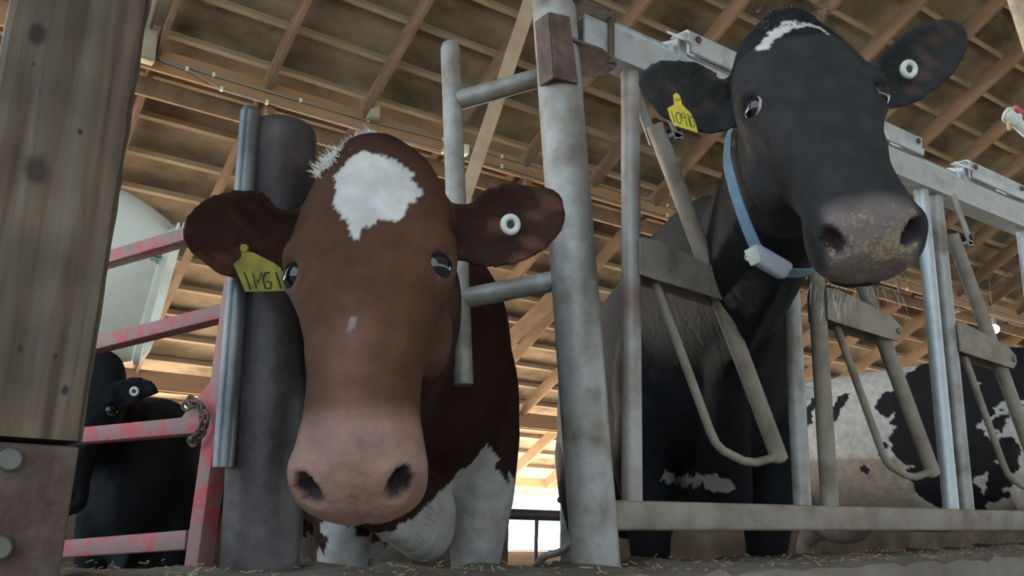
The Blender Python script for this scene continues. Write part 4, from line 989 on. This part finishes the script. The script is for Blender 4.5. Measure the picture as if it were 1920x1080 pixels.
def paint_spot(V, HL, BL, inhead, isear):
    n = len(V); w = wobble(V, .010, 45); a = V[:, 1] + w; z = V[:, 2] + w * .8
    white = np.array([0.56, 0.54, 0.50]); blk = np.array([0.016, 0.016, 0.018]); tan = np.array([0.27, 0.195, 0.135])
    col = np.tile(white, (n, 1))
    k = (np.clip((.98 + w - V[:, 2]) / .03, 0, 1) * np.clip((V[:, 1] - 2.35 + w * 3) / .2, 0.25, 1))[:, None] * .75
    col = col * (1 - k) + tan * k
    for p in black_p: col[inpoly(a, z, p)] = blk
    for p in white_p: col[inpoly(a, z, p)] = white
    for p in dots_b: col[inpoly(a, z, p)] = blk
    col[inhead] = blk
    return col, np.zeros((n, 3))
def side_ears(M, t, L=.2):
    return [([t + M @ np.array([s * .07, .05, -.06]), t + M @ np.array([s * .13, .05, -.06]), t + M @ np.array([s * .2, .07, -.05]), t + M @ np.array([s * .29, .11, -.06])], M @ np.array([0, -1, .3]), M @ np.array([0, .3, 1]), .062, .5, .010) for s in (-1, 1)]
spot, Hs, bps, Ss, Fs = build_cow('cow', 'white and black patched cow seen from its flank behind the headlock panel', Ms, ts, 1.0, (4.40, 2.02), (0.04, -1), 1.04, side_ears(Ms, ts), paint_spot, dw=(0, .1, -.2), voxel=0.0085, smooth_it=3)
for s in (-1, 1): add_eye(spot, Hs, Ms, 1.0, s)
hairs(spot, 'tail_switch', [bps(-1.555, rng.normal(0, .012), .56) for i in range(60)], [np.array([0, 0, -1.0])] * 60, .35, .002, WHISK, 0, .08)

# ---- black cow behind the red gate at left
Ml = basis([0.86, -0.50, 0.05], [-.28, -.30, -.91]); tl = PD(172, 668, 2.55)
def paint_left(V, HL, BL, inhead, isear):
    n = len(V); col = np.tile(np.array([0.013, 0.014, 0.017]), (n, 1)); return col, np.zeros((n, 3))
earsL = [([tl + Ml @ np.array([-.07, .05, -.06]), tl + Ml @ np.array([-.14, .05, -.06]), tl + Ml @ np.array([-.2, .08, -.05]), tl + Ml @ np.array([-.29, .11, -.06])], UP, -FWD, .06, .5, .010),
         ([tl + Ml @ np.array([.07, .055, -.06]), PD(218, 742, 2.52), PD(250, 734, 2.50), PD(275, 732, 2.50), PD(296, 742, 2.50)], UP, -FWD + RGT * .2, .045, .5, .010)]
leftc, Hl, bpl, Sl, Fl = build_cow('cow', 'black cow with a white ear button behind the red gate at left', Ml, tl, 0.86, (0.66, 3.05), (-.35, -.94), 0.67, earsL, paint_left, voxel=0.010, smooth_it=3, neck=[tl + np.array([.16, .28, -.25]), tl + np.array([.24, .42, -.30])])
for s in (-1, 1): add_eye(leftc, Hl, Ml, .86, s)
button(leftc, PD(252, 734, 2.465), -nrm(FWD), .0135)
hairs(leftc, 'tail_switch', [bpl(-1.555, rng.normal(0, .012), .56) for i in range(60)], [np.array([0, 0, -1.0])] * 60, .35, .002, DWHISK, 0, .08)
# ------------------------------------------------------------------ white fibreglass fan housing hanging behind the post
def fan():
    D = 6.3
    axd = nrm(RGT * .93 - UP * .26 + FWD * .30)                       # axis, pointing to the picture's right and down
    e = nrm(UP * .96 + RGT * .27 - axd * ((UP * .96 + RGT * .27) @ axd)); g = np.cross(axd, e)
    cr = PD(303, 551, D); k = D / F
    t = thing('barn_fan', 'big white fibreglass fan housing hanging under the roof behind the wooden post', 'fan', cr)
    def ring(off, R, p, n=48):
        out = []
        for j in range(n):
            a = 2 * math.pi * j / n; c, s = math.cos(a), math.sin(a)
            q = (abs(c) ** p + abs(s) ** p) ** (-1 / p)
            out.append(cr + axd * off * k + (e * c * q + g * s * q) * R * k)
        return out
    bm = B()
    outer = [ring(2, 126, 6), ring(-8, 128, 6), ring(-12, 124, 5), ring(-30, 138, 3.2), ring(-60, 152, 2.6), ring(-100, 166, 2.3), ring(-170, 178, 2), ring(-178, 178, 2)]
    inner = [ring(-176, 170, 2), ring(-100, 158, 2.2), ring(-30, 130, 3), ring(2, 112, 5)]
    add_rings(bm, outer + inner + [outer[0]], cap=False); bmesh.ops.remove_doubles(bm, verts=bm.verts, dist=1e-5)
    obj('housing', bm, FANW, t)
    bm = B(); sq = [cr + axd * 3 * k + (e * a + g * b) * k for a, b in ((122, -122), (134, -118), (134, 118), (122, 122), (-122, 122), (-122, -122))]
    for a in (-1, 1):
        bm2 = B(); add_prism(bm2, [cr + axd * 1 * k + (e * x + g * y * a) * k for x, y in ((88, -60), (128, -60), (140, -74), (128, -92), (100, -96))], axd * 5 * k, bevel=0.004); obj('flange_lug', bm2, FANW, t)
    bm.free()
    # motor, blades and guard inside
    bm = B(); add_tube(bm, [cr - axd * 130 * k, cr - axd * 60 * k], 26 * k, 20); mo = obj('motor', bm, GREYP, t)
    for i in range(5):
        a = 2 * math.pi * i / 5; d1 = e * math.cos(a) + g * math.sin(a); d2 = nrm(np.cross(axd, d1)) * .75 + axd * .45
        bm = B(); add_prism(bm, [cr - axd * 60 * k + d1 * 22 * k - d2 * 14 * k, cr - axd * 60 * k + d1 * 112 * k - d2 * 30 * k, cr - axd * 60 * k + d1 * 116 * k + d2 * 26 * k, cr - axd * 60 * k + d1 * 22 * k + d2 * 14 * k], axd * 2 * k); obj('blade', bm, GREYP, mo, smooth=False)
    bm = B()
    hk = cr + e * 150 * k - axd * 170 * k
    zt = zroof(hk[1]) - 0.25
    add_tube(bm, [hk, (hk[0], hk[1], zt)], 0.008, 8); obj('hanger_rod', bm, GREYP, t)
    # printed lettering on the side that faces the picture
    hs = t.children[0]; dg = bpy.context.evaluated_depsgraph_get()
    def surf(x, y):
        o = Vector(CAM); d = Vector(nrm(ray(x, y))); hs_e = hs.evaluated_get(dg)
        iv = hs.matrix_world.inverted(); ok, loc, nn, _ = hs_e.ray_cast(iv @ o, (iv.to_3x3() @ d).normalized())
        return np.array(hs.matrix_world @ loc) if ok else PD(x, y, D - .5)
    def lettering(txt, pl, pr_, h, m, nm):
        cu = bpy.data.curves.new('t', 'FONT'); cu.body = txt; cu.size = 1.0; cu.align_x = 'LEFT'
        to = bpy.data.objects.new('t', cu); COL.objects.link(to); dgx = bpy.context.evaluated_depsgraph_get(); dgx.update()
        me = bpy.data.meshes.new_from_object(to.evaluated_get(dgx)); bpy.data.objects.remove(to)
        w = max(v.co.x for v in me.vertices)
        bm = B(); bm.from_mesh(me); bmesh.ops.subdivide_edges(bm, edges=bm.edges, cuts=1)
        for v in bm.verts:
            x = pl[0] + (pr_[0] - pl[0]) * v.co.x / w; y = pl[1] + (pr_[1] - pl[1]) * v.co.x / w - v.co.y * h / .7
            p = surf(x + v.co.y * h * -.12, y); v.co = Vector(p - nrm(p - CAM) * 0.006)
        o = obj(nm, bm, m, t, smooth=False); bpy.data.meshes.remove(me)
    lettering('turing', (262, 484), (299, 493), 9, INK, 'lettering')
    for pl in ([(283, 473), (303, 478)], [(285, 479), (303, 483)], [(238, 458), (256, 461)], [(240, 463), (258, 466)], [(262, 471), (274, 480), (280, 472)]):
        P = [surf(x, y) for x, y in pl]; P = [p - nrm(p - CAM) * .008 for p in P]
        bm = B(); add_tube(bm, P, 0.008, 6); obj('printed_stripe', bm, GREENP, t)
fan()
# ------------------------------------------------------------------ water soaker fitting at right and pipe in the corner
D = 2.6; k = D / F
w0 = PD(1897, 222, D)
wf = thing('water_valve', 'small clear and white water fitting with a red handle at right edge', 'valve', w0)
ax = nrm(RGT * .75 - UP * .62 + FWD * .1)
bm = B(); add_tube(bm, [w0 - ax * 10 * k, w0 + ax * 10 * k], 12 * k, 18); add_torus(bm, w0 - ax * 10 * k, 12 * k, 3.2 * k, nrm(ax * .6 - FWD * .8), 24, 8); obj('nozzle', bm, WHITEPL, wf)
bm = B(); add_tube(bm, [w0 + ax * 8 * k, w0 + ax * 34 * k, w0 + ax * 90 * k + UP * 2 * k, w0 + ax * 260 * k + UP * 4 * k], [10 * k, 10 * k, 9 * k, 9 * k], 16); obj('pipe', bm, WHITEPL, wf)
bm = B(); add_tube(bm, [w0 + ax * 18 * k + UP * 6 * k, w0 + ax * 18 * k + UP * 20 * k], 7 * k, 14); obj('valve_stem', bm, WHITEPL, wf)
bm = B(); add_box(bm, w0 + ax * 24 * k + UP * 24 * k, (34 * k, 16 * k, 14 * k), (ax, nrm(np.cross(ax, UP)), UP), bevel=4 * k); obj('handle', bm, REDPL, wf)
bm = B(); p = w0 - UP * 22 * k - RGT * 4 * k; add_tube(bm, [p, p + UP * 14 * k], [4 * k, 6 * k], 10); obj('drip_tip', bm, STRAW, wf)
q0 = PD(1893, -30, 4.2); q1 = PD(1935, 100, 4.2); dq = nrm(q1 - q0); m_ = (q0 + q1) / 2 + RGT * .055
bm = B(); a_ = (zroof(m_[1]) - .3 - m_[2]) / max(.2, -dq[2]); add_tube(bm, [m_ - dq * 2.2, m_ + dq * 2.6], .075, 24)
tag(obj('slanting_pipe', bm, DUSTY), 'thick grey pipe cutting the top right corner', 'pipe')
# ------------------------------------------------------------------ stall divider and its post in the gap by the bright opening
sp_ = PD(1066, 1000, 4.0)
sd = thing('stall_divider', 'grey stall divider post with a bent pipe beside the bright opening', 'stall divider', (sp_[0], sp_[1], 0))
bm = B(); add_box(bm, (sp_[0], sp_[1], .40), (.075, .075, .80), ((_r), (_h), (0, 0, 1)), bevel=.008)
zt = PD(1066, 936, 4.0)[2]; bmesh.ops.scale(bm, vec=(1, 1, zt / .80), verts=bm.verts); obj('post', bm, GALV, sd)
bm = B(); add_tube(bm, spline([PD(1079, 986, 3.9), PD(1076, 1008, 3.9), PD(1066, 1024, 3.9), PD(1046, 1036, 3.92), PD(1022, 1043, 3.95), PD(1004, 1064, 4.0), PD(990, 1100, 4.0)], 5), .017, 14); obj('bent_pipe', bm, GALV, sd)
bm = B(); add_sphere(bm, PD(1051, 937, 3.97), .016, 8); obj('post_bolt', bm, DARKST, sd)
# header strip across the opening
A_ = PD(985, 965, 9.0); B_ = PD(1062, 964, 9.0)
bm = B(); add_box(bm, ((A_[0] + B_[0]) / 2, (A_[1] + B_[1]) / 2, A_[2]), (3.2, .08, .10)); 
for sx in (-1.55, 1.55): pass
gr = thing('pen_rail', 'dark pipe rail crossing the bright opening behind the brown cow', 'rail', ((A_[0] + B_[0]) / 2, A_[1], 0)); bm.free()
bm = B(); x0, x1 = A_[0] - 1.2, B_[0] + 1.2; add_tube(bm, [(x0, A_[1], A_[2]), (x1, A_[1], A_[2])], .055, 14); obj('rail', bm, DARKST, gr)
for x in (x0 + .03, x1 - .03, PD(1010, 1000, 9.0)[0]):
    bm = B(); add_tube(bm, [(x, A_[1], -.01), (x, A_[1], A_[2])], .022, 12); obj('post', bm, DARKST, gr)
# second cow lying low behind the black cow's legs: brown hide seen under the bottom rail
# ------------------------------------------------------------------ loose straw and feed on the curb
bm = B()
for i in range(900):
    x = rng.uniform(-.1, 3.6); y = rng.uniform(1.14, 1.40); z = min(curb_z(x), .62) + rng.uniform(-.002, .008)
    a = rng.uniform(0, math.pi); l = rng.uniform(.003, .014) * (1 if rng.random() > .05 else 1.8); d = np.array([math.cos(a), math.sin(a), rng.normal(0, .35)]) * l / 2
    c = np.array([x, y, z]); add_tube(bm, [c - d, c + d], rng.uniform(.0005, .0012), 4)
o = obj('loose_straw', bm, STRAW); o['kind'] = 'stuff'; tag(o, 'bits of straw and feed scattered along the concrete curb', 'straw')
